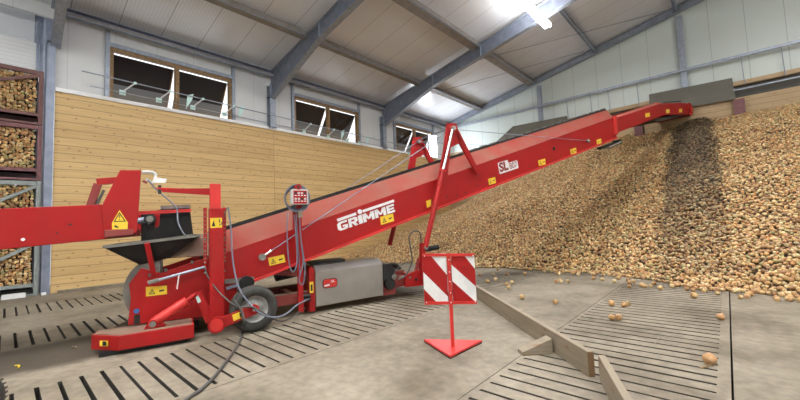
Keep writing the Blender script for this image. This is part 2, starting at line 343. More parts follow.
# steel columns and rafters
def column(y, label, top=7.15):
    t = thing('steel_column', label, 'column', (XW+.0, y, 0), 0)
    if y < 1: MB().ibeam((-.02, -.17, 0), (-.02, -.17, top-.6), .15, .16, 'galvd', (1, 0, 0), .018).build('shaft', t)
    else: MB().ibeam((.0, 0, wz+.05), (.0, 0, top-.4), .22, .26, 'galv', (1, 0, 0), .018).build('shaft', t)
    if y > 1: MB().box((-.15, -.14, 5.12), (.16, .14, 5.16), 'galvd').build('foot_plate', t)
    MB().box((-.13, -.125 if y > 1 else -.25, 6.28), (.14, .125 if y > 1 else -.09, 6.31), 'galvd').build('stiffener', t)
    return t
column(.86, 'galvanised steel column between the stacked onion crates and the board wall')
column(6.62, 'grey steel column between the first and second dark windows above the boards')
column(12.55, 'grey steel column between the second window and the far corner window')
def rafter(y, label):
    t = thing('roof_rafter', label, 'roof beam', (XW, y, 0))
    a = (.0, 0, 6.95); x1 = XE-XW-.2; n = (-RM/math.hypot(1, RM), 0, 1/math.hypot(1, RM))
    zt = lambda x: 7.35+RM*x-.16
    # tapering web with flanges: deep at the haunch
    h0, h1, xh = 1.02, .52, 3.2
    zb = lambda x: zt(x)-(h0+(h1-h0)*min(1, x/xh))
    web = [(.02, -.007, zt(.02)), (x1, -.007, zt(x1)), (x1, -.007, zb(x1)), (xh, -.007, zb(xh)), (.02, -.007, zb(.02))]
    MB().prism(web, (0, .014, 0), 'galvd').build('web', t, fix=True)
    m = MB(); m.bar((.02, 0, zt(.02)), (x1, 0, zt(x1)), .20, .02, 'galv'); m.build('top_flange', t)
    m = MB(); m.bar((.02, 0, zb(.02)), (xh, 0, zb(xh)), .20, .02, 'galv'); m.bar((xh, 0, zb(xh)), (x1, 0, zb(x1)), .20, .02, 'galv'); m.build('bottom_flange', t)
    for x in (xh, 5.6, 9.): MB().prism([(x, -.09, zt(x)), (x, .09, zt(x)), (x, .09, zb(x)), (x, -.09, zb(x))], (.012, 0, 0), 'galv').build('stiffener', t)
    return t
rafter(.76, 'grey steel roof beam rising from the column beside the onion crates')
rafter(6.62, 'deep grey roof beam rising from the column between first and second windows')
rafter(12.55, 'long grey roof beam running up past the bright ceiling lamp')
# gable beam on the end wall
t = thing('gable_beam', 'sloping grey steel beam along the top of the far end wall', 'roof beam', (0, YW, 0))
MB().ibeam((XW+.1, -.05, zroof(XW+.1)-.17), (XE, -.05, zroof(XE)-.17), .18, .28, 'galv').build('beam', t)
# purlins
for x, h, lab, pw in ((-9.93, .20, 'roof purlin nearest the window wall', .22), (-6.95, .22, 'roof purlin second from the window wall, left of the lamp', .34), (-3.95, .22, 'dark roof purlin just right of the ceiling lamp', .10), (-.95, .22, 'roof purlin meeting the end wall above its rightmost post', .10)):
    m = MB(); z = zroof(x)-.12
    m.bar((x, YB, z), (x, YW, z), pw, h, 'galvd' if pw < .2 else 'purlin', (-RM, 0, 1)); m.bar((x+pw/2+.02, YB, z-h/2+.01), (x+pw/2+.02, YW, z-h/2+.01), .07, .015, 'galv', (-RM, 0, 1))
    tag(m.build('roof_purlin'), lab, 'purlin')
m = MB(); m.bar((XW+.10, .8, 7.13), (XW+.10, YW, 7.13), .05, .16, 'galvd').bar((XW+.14, .8, 7.05), (XW+.14, YW, 7.05), .14, .02, 'galv').bar((XW+.16, .8, 7.21), (XW+.16, YW, 7.21), .16, .02, 'galvd').bar((XW+.2, .8, 7.08), (XW+.2, YW, 7.08), .015, .07, 'purlin')
tag(m.build('eaves_beam'), 'grey steel eaves beam along the top of the window wall', 'beam')
# thin diagonal wind bracing rods
for a, b, lab in (((XW+.3, 12.7, 7.25), (-4.2, 17.3, 8.75), 'thin bracing rod crossing under the far roof bay from the long beam'), ((-8.2, 12.7, 7.95), (-1.2, 17.3, 9.3), 'thin bracing rod under the roof right of the ceiling lamp')):
    tag(MB().cyl(a, b, .012, 'galvd', n=8).build('bracing_rod'), lab, 'rod')

# windows
def window(n, a, b, z0, z1, tilt):
    r = bpy.data.objects.new('window_%d' % n, None); COL.objects.link(r); r.location = (WX, a, z0); r['kind'] = 'structure'
    wd, hh = b-a, z1-z0; t = .09
    fr = MB(); fr.box((-.1, 0, 0), (.06, wd, t*.7), 'galvd').box((-.1, 0, hh-t), (.06, wd, hh), 'frame_wood').box((-.1, 0, t*.7), (.06, t, hh-t), 'frame_wood').box((-.1, wd-t, t*.7), (.06, wd, hh-t), 'frame_wood').box((-.1, wd/2-t*.6, t*.7), (.06, wd/2+t*.6, hh-t), 'frame_wood')
    fr.build('window_frame', r, bevel=.004)
    MB().box((-.1, -.04, hh), (.09, wd+.04, hh+.12), 'galv').build('lintel', r)
    for side, y in (('l', -.10), ('r', wd)):
        MB().box((-.02, y, -.1), (.10, y+.10, hh+.45), 'galv').build('jamb_post', r)
    for k in (0, 1):
        y0, y1 = (t+.02, wd/2-t*.6-.02) if k == 0 else (wd/2+t*.6+.02, wd-t-.02)
        # top-hung sash, its foot pushed outwards
        top = np.array((-.10, 0, hh-t-.05)); ft = np.array((-.10-tilt, 0, .02)); d = ft-top
        s = MB(); P_ = lambda q, y: (q[0], y, q[2])
        mid = top+d*.52
        s.prism([P_(top, y0), P_(top, y1), P_(mid, y1), P_(mid, y0)], (.02, 0, 0), 'glass')
        s.prism([P_(mid, y0), P_(mid, y1), P_(ft, y1), P_(ft, y0)], (.02, 0, 0), 'pane')
        so = s.build('sash', r, fix=True)
        e = MB(); e.bar(P_(ft, y1), P_(top, y1), .03, .05, 'frame_wood', (1, 0, 0)); e.bar(P_(ft, y0), P_(ft, y1), .03, .04, 'galvd'); e.build('sash_frame', so)
    return r
for i, (a, b, z0, z1) in enumerate(wins): window(i+1, a, b, z0, z1, .85)
# opener shaft on brackets with push arms
SX = XW+.43
t = thing('window_opener', 'long thin steel opener shaft with arms in front of the high windows', 'window opener', (SX, 0, 5.5))
MB().cyl((0, 1.23, .08), (0, 16.9, -.25), .016, 'galv', n=10).build('shaft', t)
MB().cyl((0, 1.40, -.27), (0, 16.9, -.50), .010, 'galv', n=8).build('guide_wire', t)
for y in (2.35, 3.2, 4.1, 5.05, 8.05, 9.2, 10.2, 10.9, 14.3, 15.8):
    zs = .08-.33*(y-1.23)/15.67
    MB().bar((0, y, zs), (-.06, y-.25, zs-.27), .03, .03, 'grey').bar((-.0, y-.03, zs), (-.0, y+.03, zs), .05, .06, 'turq').build('push_arm', t)
    MB().box((-.08, y-.34, zs-.38), (-.05, y-.20, zs-.25), 'turq').build('arm_plate', t)
for y in (3.72, 5.3, 9.65, 11.1):
    zs = .08-.33*(y-1.23)/15.67
    MB().prism([(-.04, y-.09, zs-.42), (-.04, y+.08, zs-.10), (-.04, y+.12, zs+.10), (-.04, y-.05, zs+.02)], (.012, 0, 0), 'turq').build('bracket', t, fix=True)

# end wall: posts, girt with hanging rods, top plank, sheets
for x, z0, lab in ((-6.5659, 5.745, 'steel post on the end wall behind the conveyor'), (-0.85822, 5.538, 'steel post on the end wall above the conveyor head')):
    m = MB(); m.ibeam((x, YW-.05, z0), (x, YW-.05, zroof(x)-.48), .2, .14, 'galv', (0, 1, 0), .014)
    tag(m.build('steel_post'), lab, 'post')
t = thing('wall_rail', 'horizontal steel rail with thin hanging rods across the end wall', 'rail', (0, YW-.14, 6.985))
MB().bar((-11.9, 0, 0), (XE, 0, 0), .10, .10, 'galv').build('rail', t)
for x in (-5.27, -4.24, -3.52, -2.43, .79, 1.80, 3.1):
    MB().cyl((x, -.04, -.02), (x+.03, -.04, -1.08), .013, 'galvd', n=8).build('hanger_rod', t)
MB().bar((.5, -.04, -1.23), (XE, -.04, -1.15), .03, .04, 'galv').build('lower_rod', t)
tag(MB().bar((-5.38, YW-.05, 5.972), (XE, YW-.05, 6.055), .12, .16, 'woodF').build('top_plank'), 'light timber plank along the top of the end wall above a dark gap', 'plank')
tag(MB().box((-5.38, YW+.02, 5.507), (XE, YW+.10, 5.931), 'gapshade').build('gap_shade_board'), 'dark board standing for the shade between the top plank and the board wall', 'board')  # near-black board painted in for the shaded gap
tag(MB().prism([(-9.203, YW-.16, 5.496), (-5.222, YW-.16, 5.496), (-5.304, YW-.16, 6.189), (-8.024, YW-.16, 6.261)], (0, .03, 0), 'ply').build('plywood_sheet', fix=True), 'slanted grey-brown sheet on the end wall behind the conveyor belt', 'sheet')
tag(MB().prism([(-2.068, YW-.16, 5.496), (0.548, YW-.16, 5.434), (0.507, YW-.16, 6.241), (-2.037, YW-.16, 6.324)], (0, .03, 0), 'ply').build('plywood_sheet', fix=True), 'large grey-brown sheet on the end wall above the conveyor head', 'sheet')
for x, lab in ((.62, 'red-brown steel post stub on the end wall right of the conveyor head'), (-2.50, 'red-brown steel post stub on the end wall under the conveyor head section')):
    tag(MB().ibeam((x, YW-.12, 4.3), (x, YW-.12, 5.414), .30, .16, 'mauve', (0, 1, 0), .02).build('post_stub'), lab, 'post')

# ceiling lamps: two-metre tubes under the roof
def lamp(x, y, label, drop=1.04, ln=1.75):
    z = zroof(x)-drop
    t = thing('ceiling_lamp', label, 'lamp', (x, y, z), 0, 'ceiling lamps in rows under the roof')
    MB().box((-.10, -ln/2, .03), (.10, ln/2, .09), 'white').build('housing', t, bevel=.01)
    m = MB()
    for k in (-.07, .07): m.cyl((k, -ln/2+.04, -.03), (k, ln/2-.04, -.03), .062, 'tube', n=12)
    m.build('tube', t)
    m = MB()
    for k in (-.7, .7): MB().cyl((0, k, .09), (0, k, drop-.01), .006, 'galvd', n=6).build('hanger', t)
    ld = bpy.data.lights.new('lamp_light', 'AREA'); ld.shape = 'RECTANGLE'; ld.size = .25; ld.size_y = ln; ld.energy = LAMP_W; ld.color = (1.0, .975, .94)
    lo = bpy.data.objects.new('lamp_light', ld); COL.objects.link(lo); lo.parent = t; lo.location = (0, 0, -.11)
    ud = ld.copy(); ud.energy = LAMP_UP*(.35 if y > 10 and x < 0 else 1.5); ud.size = .6; uo = bpy.data.objects.new('lamp_light', ud); COL.objects.link(uo); uo.parent = t; uo.location = (0, 0, .10); uo.rotation_euler.x = PI
lamp(-4.1, 11.63, 'bright fluorescent tube lamp hanging under the roof beside the long beam', 1.04, 1.75)
for x, y, wh in ((-4.1, 5.8, 'over the conveyor'), (-4.1, 0, 'over the feed hopper'), (-4.1, -5, 'over the feeding machine'), (3.6, -5, 'in the rear bay'), (3.6, 11.6, 'above the onion heap'), (3.6, 5.8, 'above the heap foot'), (3.6, 0, 'behind the camera side')):
    lamp(x, y, 'fluorescent tube lamp under the roof ' + wh)
t = thing('wall_lamp', 'glaring white lamp beside the corner window behind the conveyor pylon', 'lamp', (XW+.3, 16.25, 5.1))
MB().box((-.12, -.34, -.05), (-.03, .34, 1.25), 'grey').build('housing', t)
MB().box((-.03, -.30, 0), (.03, .30, 1.2), 'tube').build('tube', t, bevel=.02)

ld = bpy.data.lights.new('lamp_light', 'AREA'); ld.shape = 'RECTANGLE'; ld.size = .6; ld.size_y = 1.2; ld.energy = 160; ld.color = (.85, .9, 1.0)
lo = bpy.data.objects.new('lamp_light', ld); COL.objects.link(lo); lo.parent = t; lo.location = (.02, 0, .6); lo.rotation_euler = (0, -PI/2, 0)
# ------------------------------------------------------------------ onions
def ico(sub):
    bm = bmesh.new(); bmesh.ops.create_icosphere(bm, subdivisions=sub, radius=1.0)
    v = np.array([q.co[:] for q in bm.verts]); f = np.array([[q.index for q in p.verts] for p in bm.faces]); bm.free()
    # onion: flattened ball drawn out to a neck at the top
    up = np.clip(v[:, 2], 0, 1)
    v = v.copy(); v[:, :2] *= (1-.22*up**3)[:, None]; v[:, 2] = v[:, 2]*.9 + .22*up**5
    return v, f
ICO = {1: ico(1), 2: ico(2)}
PAL = np.array([(.46, .26, .10), (.52, .33, .14), (.40, .20, .075), (.56, .40, .19), (.32, .17, .075), (.44, .31, .15), (.25, .14, .07), (.45, .25, .11), (.60, .46, .25), (.36, .30, .13), (.50, .30, .12)])
def onion_field(name, pos, rad, lod, tint, parent=None):
    """one mesh of many onions; tint multiplies each onion's own skin colour"""
    n = len(pos); v, f = ICO[lod]; nv, nf = len(v), len(f)
    q = rng.normal(size=(n, 4)); q /= np.linalg.norm(q, axis=1)[:, None]; a, b, c, d = q.T
    Rm = np.stack([np.stack([1-2*(c*c+d*d), 2*(b*c-a*d), 2*(b*d+a*c)], 1), np.stack([2*(b*c+a*d), 1-2*(b*b+d*d), 2*(c*d-a*b)], 1), np.stack([2*(b*d-a*c), 2*(c*d+a*b), 1-2*(b*b+c*c)], 1)], 1)
    V = np.einsum('nij,vj->nvi', Rm, v)*rad[:, None, None]+pos[:, None, :]
    V = V.reshape(-1, 3).astype(np.float32)
    Fc = (f[None]+(np.arange(n)*nv)[:, None, None]).reshape(-1, 3).astype(np.int32)
    me = bpy.data.meshes.new(name); me.vertices.add(len(V)); me.vertices.foreach_set('co', V.ravel())
    me.loops.add(Fc.size); me.loops.foreach_set('vertex_index', Fc.ravel()); me.polygons.add(len(Fc))
    me.polygons.foreach_set('loop_start', np.arange(0, Fc.size, 3, dtype=np.int32)); me.polygons.foreach_set('use_smooth', np.ones(len(Fc), bool))
    me.update(calc_edges=True)
    col = PAL[rng.integers(0, len(PAL), n)]*rng.uniform(.72, 1.32, (n, 1))*tint[:, None]
    at = me.color_attributes.new('skin', 'FLOAT_COLOR', 'POINT')
    cc = np.ones((n, nv, 4), np.float32); cc[:, :, :3] = col[:, None, :]
    # papery darker neck
    cc[:, :, :3] *= (1-.35*np.clip(v[:, 2]-.75, 0, 1)*2)[None, :, None]
    at.data.foreach_set('color', cc.ravel())
    me.materials.append(MT['onion'])
    o = bpy.data.objects.new(name, me); COL.objects.link(o)
    if parent: o.parent = parent
    return o

# crates stacked in the doorway
def crate(k, z0, mat, diag, label):
    x0, x1, y0, y1, h, g = XW-1.2, XW-.05, -1.0, .56, 1.20, .16
    t = thing('onion_crate', label, 'crate', (0, 0, z0), 0, 'steel crates stacked in the doorway')
    m = MB()
    for x in (x0, x1-.06):
        m.box((x, y0, 0), (x+.06, y1, .07) if False else (x+.06, y1, .05), mat)
    m.box((x0, y0, g), (x1, y1, g+.05), mat); m.build('base', t)
    for x, y in ((x0, y0), (x0, y1-.07), (x1-.06, y0), (x1-.06, y1-.07)):
        MB().box((x, y, .0), (x+.07, y+.08, g+h), mat).build('corner_post', t)
    for lo_, hi_ in (((x1-.05, y0, g+h-.10), (x1, y1-.08, g+h)), ((x1-.05, y0, g), (x1, y1-.08, g+.13)), ((x0, y0, g+h-.1), (x0+.05, y1, g+h)), ((x0, y1-.05, g+h-.1), (x1, y1, g+h))):
        MB().box(lo_, hi_, mat).build('frame_rail', t)
    if diag: MB().bar((x1+.004, y1-.07, g+h-.12), (x1+.004, y0+.3, g+h-.62 if diag == 1 else g+.35), .02, .07, mat, (0, 0, 1)).build('diagonal_brace', t)
    m = MB(); m.box((x0+.07, y0+.02, g+.05), (x1-.13, y1-.09, g+h-.12), 'dark'); m.build('shade_backing', t)  # near-black box paints the shade behind the front layer of onions
    MB().box((x0-.01, y0, .06), (x0, y1, g+h), 'dark').build('daylight_blocker', t)  # dark sheet added behind the crate to block outside light
    # contents
    gy, gz = np.meshgrid(np.arange(y0+.05, y1-.09, .062), np.arange(g+.08, g+h-.03, .058)); n = gy.size
    p = np.stack([np.full(n, x1-.085)+rng.uniform(-.03, .015, n), gy.ravel()+rng.uniform(-.02, .02, n), gz.ravel()+rng.uniform(-.02, .02, n)], 1)
    o = onion_field('crated_onions', p, rng.uniform(.032, .042, n), 2, np.full(n, 1.0)); o.location.z = z0
    tag(o, ('brown onions filling the topmost stacked crate', 'brown onions filling the second crate from the top', 'brown onions in the grey crate partly behind the red boom', 'brown onions in the lowest stacked crate on the floor')[k], 'onions', None, 'stuff')
crate(0, 4.15, 'rust', 1, 'topmost stacked onion crate with dark red-brown frame under the door')
crate(1, 2.77, 'mauve', 0, 'red-brown framed onion crate, second from the top of the stack')
crate(2, 1.385, 'crategrey', 2, 'grey framed onion crate partly hidden behind the red boom')
crate(3, .0, 'crategrey', 2, 'grey-green framed onion crate standing on the floor at the stack bottom')

# the heap
TX = np.array([-13, -12.33, -8, -5.4, -3.5, -2.4, -1.3, -.5, .7, 2.0, 6]); TY = np.array([9.7, 9.6, 9.25, 9.2, 9.45, 9.4, 8.9, 8.3, 7.95, 7.8, 7.5])
SXx = np.array([-13, -12.33, -9, -5.6, -4.3, -3.1, -1.56, -.8, 0, 2, 6]); SYy = np.array([.25, .25, .42, .51, .56, .58, .565, .56, .53, .515, .51])
def heap(x, y):
    t = np.interp(x, TX, TY) + .10*np.sin(x*2.3)+.06*np.sin(x*5.1+1); s = np.interp(x, SXx, SYy); d = y-t
    return np.where(d > 0, d*s*(1-.12*np.exp(-d/1.5)) - .0038*d*d + .05*np.sin(x*1.9+y*.7)*np.minimum(d, 1) + .04*np.sin(y*1.7-x*.8)*np.minimum(d, 1), d*.6)
gx = np.linspace(-12.3, 6, 120); gyy = np.linspace(7.3, 18.05, 80)
m = MB(); X, Y = np.meshgrid(gx, gyy, indexing='ij'); Z = np.maximum(heap(X, Y)-.045, -.05)
vs = np.stack([X, Y, Z], -1).reshape(-1, 3)
MT['soil'] = material('onion_litter', (.09, .055, .03), .9, noise=.5, nscale=20)
m.add([tuple(p) for p in vs], [(i*80+j, (i+1)*80+j, (i+1)*80+j+1, i*80+j+1) for i in range(119) for j in range(79) if max(Z[i, j], Z[i+1, j], Z[i, j+1], Z[i+1, j+1]) > -.045], 'soil', True)
heap_obj = m.build('onion_heap')
tag(heap_obj, 'huge heap of loose brown onions sloping up to the end wall', 'onion heap', None, 'stuff')
P_all = []; sp = .058
for iy, yy in enumerate(np.arange(7.4, 18.02, sp*.87)):
    xs_ = np.arange(-12.25, 3.4 if yy > 9 else 2.5, sp); xs_ = xs_ + (iy % 2)*sp/2
    P_all.append(np.stack([xs_, np.full(len(xs_), yy)], 1))
P_all = np.concatenate(P_all); P_all += rng.uniform(-.022, .022, P_all.shape)
hz = heap(P_all[:, 0], P_all[:, 1]); keep = hz > -.01; P_all, hz = P_all[keep], hz[keep]
n = len(P_all); lump = .016*np.sin(P_all[:, 0]*9)*np.sin(P_all[:, 1]*8)
pos = np.column_stack([P_all, np.maximum(hz+rng.uniform(-.025, .03, n)+lump, .03)])
# band of darker onions down the slope below the conveyor head
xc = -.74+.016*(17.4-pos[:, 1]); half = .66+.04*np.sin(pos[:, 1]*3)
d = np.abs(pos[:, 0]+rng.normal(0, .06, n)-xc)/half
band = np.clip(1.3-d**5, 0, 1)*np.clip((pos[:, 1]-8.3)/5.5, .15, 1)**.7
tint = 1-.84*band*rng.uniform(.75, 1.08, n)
dist = np.hypot(pos[:, 0], pos[:, 1])
# the 260 nearest heap onions in view are single things below; the rest are the heap
fwd = pos @ R3[:, 2]*0
cm = (pos-CP) @ R3; uu = 400+F*cm[:, 0]/-cm[:, 2]; vv = 200-F*cm[:, 1]/-cm[:, 2]
inview = (uu > 480) & (uu < 799)
order = np.argsort(np.where(inview, dist, 99))
near = order[:255]; rest = np.setdiff1d(np.arange(n), near)
far = rest[dist[rest] > 11.2]; mid = rest[dist[rest] <= 11.2]
rad = rng.uniform(.025, .038, n)
def join_tag(o): return tag(o, 'huge heap of loose brown onions sloping up to the end wall', 'onion heap', None, 'stuff')
# heap is ONE thing: litter surface plus its onions as children
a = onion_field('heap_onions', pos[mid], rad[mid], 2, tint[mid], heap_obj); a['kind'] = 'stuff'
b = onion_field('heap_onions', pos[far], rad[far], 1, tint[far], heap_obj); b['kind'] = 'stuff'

# single onions: a few shared shapes
def onion_mesh(k):
    v, f = ICO[2]; bm = bmesh.new(); bmesh.ops.create_icosphere(bm, subdivisions=3, radius=1)
    vv = np.array([q.co[:] for q in bm.verts]); up = np.clip(vv[:, 2], 0, 1); ph = np.arctan2(vv[:, 1], vv[:, 0])
    r = (1-.25*up**3)*(1+.03*np.sin(ph*5+k)); c = vv.copy(); c[:, 0] *= r*(1+.06*math.sin(k)); c[:, 1] *= r; c[:, 2] = vv[:, 2]*.86+.45*up**9-.06*np.clip(-vv[:, 2], 0, 1)**8
    for q, p in zip(bm.verts, c): q.co = Vector(p)*.038
    me = bpy.data.meshes.new('onion'); bm.to_mesh(me); bm.free()
    col = PAL[k % len(PAL)]*1.05; at = me.color_attributes.new('skin', 'FLOAT_COLOR', 'POINT')
    stripe = 1-.16*(np.sin(ph*14+k) > .6)
    cc = np.ones((len(c), 4), np.float32); cc[:, :3] = col[None]*stripe[:, None]*(1-.4*np.clip(up-.85, 0, 1)*6)[:, None].clip(.5, 1)
    at.data.foreach_set('color', cc.ravel())
    for p in me.polygons: p.use_smooth = True
    me.materials.append(MT['onion']); return me
OM = [onion_mesh(k) for k in (0, 1, 3, 7, 8, 5, 4)]
def onion(x, y, z=None, s=1., label='', group=None, k=None):
    o = bpy.data.objects.new('onion', OM[random.randrange(len(OM)) if k is None else k]); COL.objects.link(o)
    o.rotation_euler = (random.uniform(-1.9, 1.9), random.uniform(-1, 1), random.uniform(0, 6)); o.scale = (s, s, s)
    o.location = (x, y, .033*s if z is None else z); return tag(o, label, 'onion', group)
for i in near: onion(*pos[i][:2], float(pos[i][2]), float(rad[i]/.036), 'loose brown onion at the foot of the onion heap', 'onions along the foot of the heap')
special = [((710, 364), 1.35, 'onion with dry stalk alone on the slatted floor, nearest the camera'), ((721, 320), 1.15, 'single onion with upright stalk on the slats beside the long floor joint'),
 ((612, 320), 1.05, 'front onion pair on the slats above the plank end, paler onion of the two'), ((619, 320), 1.05, 'front onion pair on the slats above the plank end, pinker onion of the two'),
 ((612, 306), 1.2, 'single plump onion just behind the front onion pair on the slats'), ((624, 307), 1., 'smaller onion of the touching pair behind the front pair'), ((628, 306), 1.05, 'larger onion of the touching pair behind the front pair'),
 ((522, 299), 1.15, 'yellowish onion lying on the concrete just behind the long plank'), ((555.5, 304), 1.05, 'single onion on bare concrete where the slats begin'),
 ((694, 298), 1.3, 'large pale onion in front of the heap beside the floor joint'), ((790, 301), 1.35, 'large yellow onion in front of the heap on the plain concrete')]
for i, ((u, v), s, lab) in enumerate(special):
    p = pl(u, v, 2, 0); onion(p[0], p[1], None, s, lab, k=[3, 3, 0, 3, 0, 0, 5, 1, 0, 1, 1][i])
tag(MB().tube([pl(712, 364, 2, .02), pl(705, 367, 2, .01), pl(700, 368, 2, .008)], .006, 'frame_wood').build('onion_stalk'), 'dry onion leaf on the slatted floor beside the nearest onion', 'leaf')
for (u, v) in [(493.7, 276), (495.7, 281), (487.5, 283), (507, 275.5), (525, 275), (509, 289), (512, 284), (507, 286), (544.5, 273), (556, 283), (560, 281.5), (561.5, 283), (568, 283), (559, 276), (480, 276), (498, 271), (602.5, 281), (614.5, 283), (629.5, 288), (629.5, 284), (642, 287), (645, 288), (651, 288), (660.5, 290), (634, 283), (686, 288), (677, 287), (705, 292), (735, 293)]:
    p = pl(u, v, 2, 0); onion(p[0], p[1], None, random.uniform(.95, 1.2), 'stray onion on the floor just in front of the heap', 'stray onions in front of the heap')

for k in range(46):
    x = random.uniform(-3.6, 1.2); d_ = abs(random.gauss(0, .28))+.04; y = float(np.interp(x, TX, TY))-d_-.05
    onion(x, y, None, random.uniform(.85, 1.1), 'stray onion on the floor just in front of the heap', 'stray onions in front of the heap')
# onion skins and straw on the floor
for (u, v), lab in (((18, 367), 'yellow onion skin flake on the dark floor strip'), ((75, 348), 'pale straw scrap on the floor before the red skid'), ((590, 318), 'pale dry leaf scrap on the slats'), ((657, 341), 'thin dry stalk lying across the slats')):
    p = pl(u, v, 2, 0); q = MB()
    q.tube([(p[0]-.07, p[1]-.02, .006), (p[0], p[1]+.01, .012), (p[0]+.06, p[1], .006)] if u != 657 else [(p[0], p[1]-.12, .005), (p[0], p[1]+.12, .006)], .008 if u != 657 else .004, 'yellow' if u == 18 else 'plank', n=6)
    tag(q.build('plant_scrap'), lab, 'scrap')

# ------------------------------------------------------------------ planks on the floor
def plank(a, b, h, th, name, label):
    a = np.array(a, float); b = np.array(b, float); ln = np.linalg.norm(b-a); rz = math.atan2(b[1]-a[1], b[0]-a[0])-PI/2
    m = MB(); m.box((-th/2, 0, 0), (th/2, ln, h), 'plank'); o = m.build(name, bevel=.006, loc=(a[0], a[1], 0.001), rotz=rz); return tag(o, label, 'plank')
plank((-.94, 3.36), (-3.75, 6.0), .208, .055, 'floor_plank', 'long weathered timber plank on edge on the concrete, behind the warning sign')
_pa, _pb = pl(631, 404, 2, .21), pl(601.5, 355, 2, .21)
plank(_pa[:2], _pb[:2], .21, .055, 'floor_plank', 'short timber plank on edge cut off by the frame bottom')
a = np.array((-1.40, 3.76)); dr_ = _n(np.array((-2.78, 2.61))); nn = np.array((-dr_[1], dr_[0]))
if nn.dot(-a) < 0: nn = -nn
bb = np.array((-1.385, 3.70))
m = MB(); P0 = (*bb, 0); P1 = (-1.60, 3.48, 0); P2 = (-1.60, 3.48, .035); P3 = (*bb, .15)
m.prism([P0, P1, P2, P3], (*(dr_*.12), 0), 'plank'); tag(m.build('wood_wedge', bevel=.004, fix=True), 'sawn timber wedge propping the near face of the long plank', 'wedge')

# ------------------------------------------------------------------ warning sign
t = thing('warning_sign', 'red and white striped warning board on a pole with triangular foot', 'sign', (-2.26, 3.21, 0))
base = [(-.40+.0, .03, 0), (.15, .38, 0), (.13, -.22, 0)]
m = MB(); m.prism([(x, y, .012) for x, y, z in base], (0, 0, .022), 'red_bright'); m.build('foot_plate', t, bevel=.004, fix=True)
m = MB(); c0 = np.mean(np.array(base), 0)
m.prism([tuple(np.array(p)*.985+c0*.015) for p in base], (0, 0, .012), 'black'); m.build('rubber_edge', t, fix=True)
m = MB(); m.bar((.011, .010, .03), (.011, .010, 1.02), .037, .03, 'red_bright', (-.67, .74, 0)); m.build('pole', t, bevel=.003)
rt = np.array((.739, .673, 0)); rt = _n(np.array((R3[0, 0], R3[1, 0], 0))); nf = _n(np.array((rt[1], -rt[0], 0)))
for x0, x1, z0, z1, reds in ((-.265, -.012, .49, 1.02, [[(0, 0), (.29, 0), (1, .44), (1, .87), (0, .36)], [(0, .70), (.56, 1), (0, 1)]]),
                             (.042, .292, .475, 1.0, [[(0, 0), (.53, 0), (1, .31), (1, .66), (0, .20)], [(0, .53), (1, .99), (1, 1), (0, 1)]])):
    q = lambda x, z, o=0.: tuple(rt*x+nf*o+np.array((0, 0, z)))
    m = MB(); m.prism([q(x0, z0), q(x1, z0), q(x1, z1), q(x0, z1)], tuple(-nf*.004), 'white')
    for poly in reds: m.prism([q(x0+(x1-x0)*a_, z1-(z1-z0)*b_, .0015) for a_, b_ in poly], tuple(-nf*.001), 'red')
    m.build('striped_board', t, fix=True)
m = MB(); q = lambda x, z, o=0.: tuple(rt*x+nf*o+np.array((0, 0, z)))
m.bar(q(-.265, 1.01, .008), q(.292, .99, .008), .012, .03, 'red_bright'); m.build('top_bar', t)
m = MB(); m.bar(q(-.265, .50, .008), q(.292, .485, .008), .012, .03, 'red_bright'); m.build('bottom_bar', t)
m = MB()
for x, z in ((.015, .95), (.015, .82), (.015, .72), (.015, .6), (.015, .5), (-.245, 1.0), (.275, .985), (-.245, .51), (.275, .495)): m.cyl(q(x, z, .015), q(x, z, .026), .006, 'white', n=8)
m.build('rivet', t)

# ------------------------------------------------------------------ elevating conveyor; own axes x = w (to the camera side), y = s (along), z up
M0 = thing('elevating_conveyor', 'long red elevating conveyor rising from the feed hopper over the onion heap', 'conveyor', tuple(O), -AZ)
zm = lambda s: 1.655+.307*s
zb = lambda s: 1.085+.297*s
zt = lambda s: 1.97+.305*s
FW = -1.05          # far side
S0, S1 = -2.35, 8.72
for w0, sg, nm in ((0, -1, 'side_panel'), (FW, 1, 'side_panel')):
    m = MB(); m.prism([(w0, S0, zb(S0)), (w0, S1, zb(S1)), (w0, S1, zm(S1)), (w0, S0, zm(S0))], (sg*.04, 0, 0), 'red')
    sp_ = m.build(nm, M0, bevel=.004, fix=True)
    MB().bar((w0-sg*.015, S0+.6, zb(S0+.6)+.012), (w0-sg*.015, S1, zb(S1)+.012), .05, .035, 'red_bright').build('bottom_flange', sp_)
    for s in (2.05, 2.3, 2.55, 2.9, 3.2, 4.6, 5.9, 6.6): MB().cyl((w0-sg*.001, s, zb(s)+.13+.03*math.sin(s*7)), (w0-sg*.006, s, zb(s)+.13+.03*math.sin(s*7)), .018, 'ink', n=10).build('bolt_hole', sp_)
    MB().cyl((w0-sg*.001, 5.62, zb(5.62)+.36), (w0-sg*.008, 5.62, zb(5.62)+.36), .05, 'black', n=16).build('access_hole', sp_)
    m = MB(); wt = w0+sg*.2
    m.prism([(w0, S0+.15, zm(S0+.15)), (w0, S1-.1, zm(S1-.1)), (wt, S1-.1, zt(S1-.1)), (wt, S0+.15, zt(S0+.15))], (sg*.02, 0, -.015), 'red_faded')
    m.build('sloping_hood', M0, fix=True)
    m = MB(); m.bar((wt+sg*.01, S0+.2, zt(S0+.2)+.012), (wt+sg*.01, S1-.1, zt(S1-.1)+.012), .03, .05, 'black'); m.build('rubber_edging', M0)
    if w0 == 0:
        m = MB()
        for k, s in enumerate(np.arange(2.6, 8.6, .32)): m.bar((wt-.02, s, zt(s)+.04), (wt-.02, s+.22, zt(s+.22)+.04), .03, .05, 'greyrub')
        m.build('rubber_flap', M0)
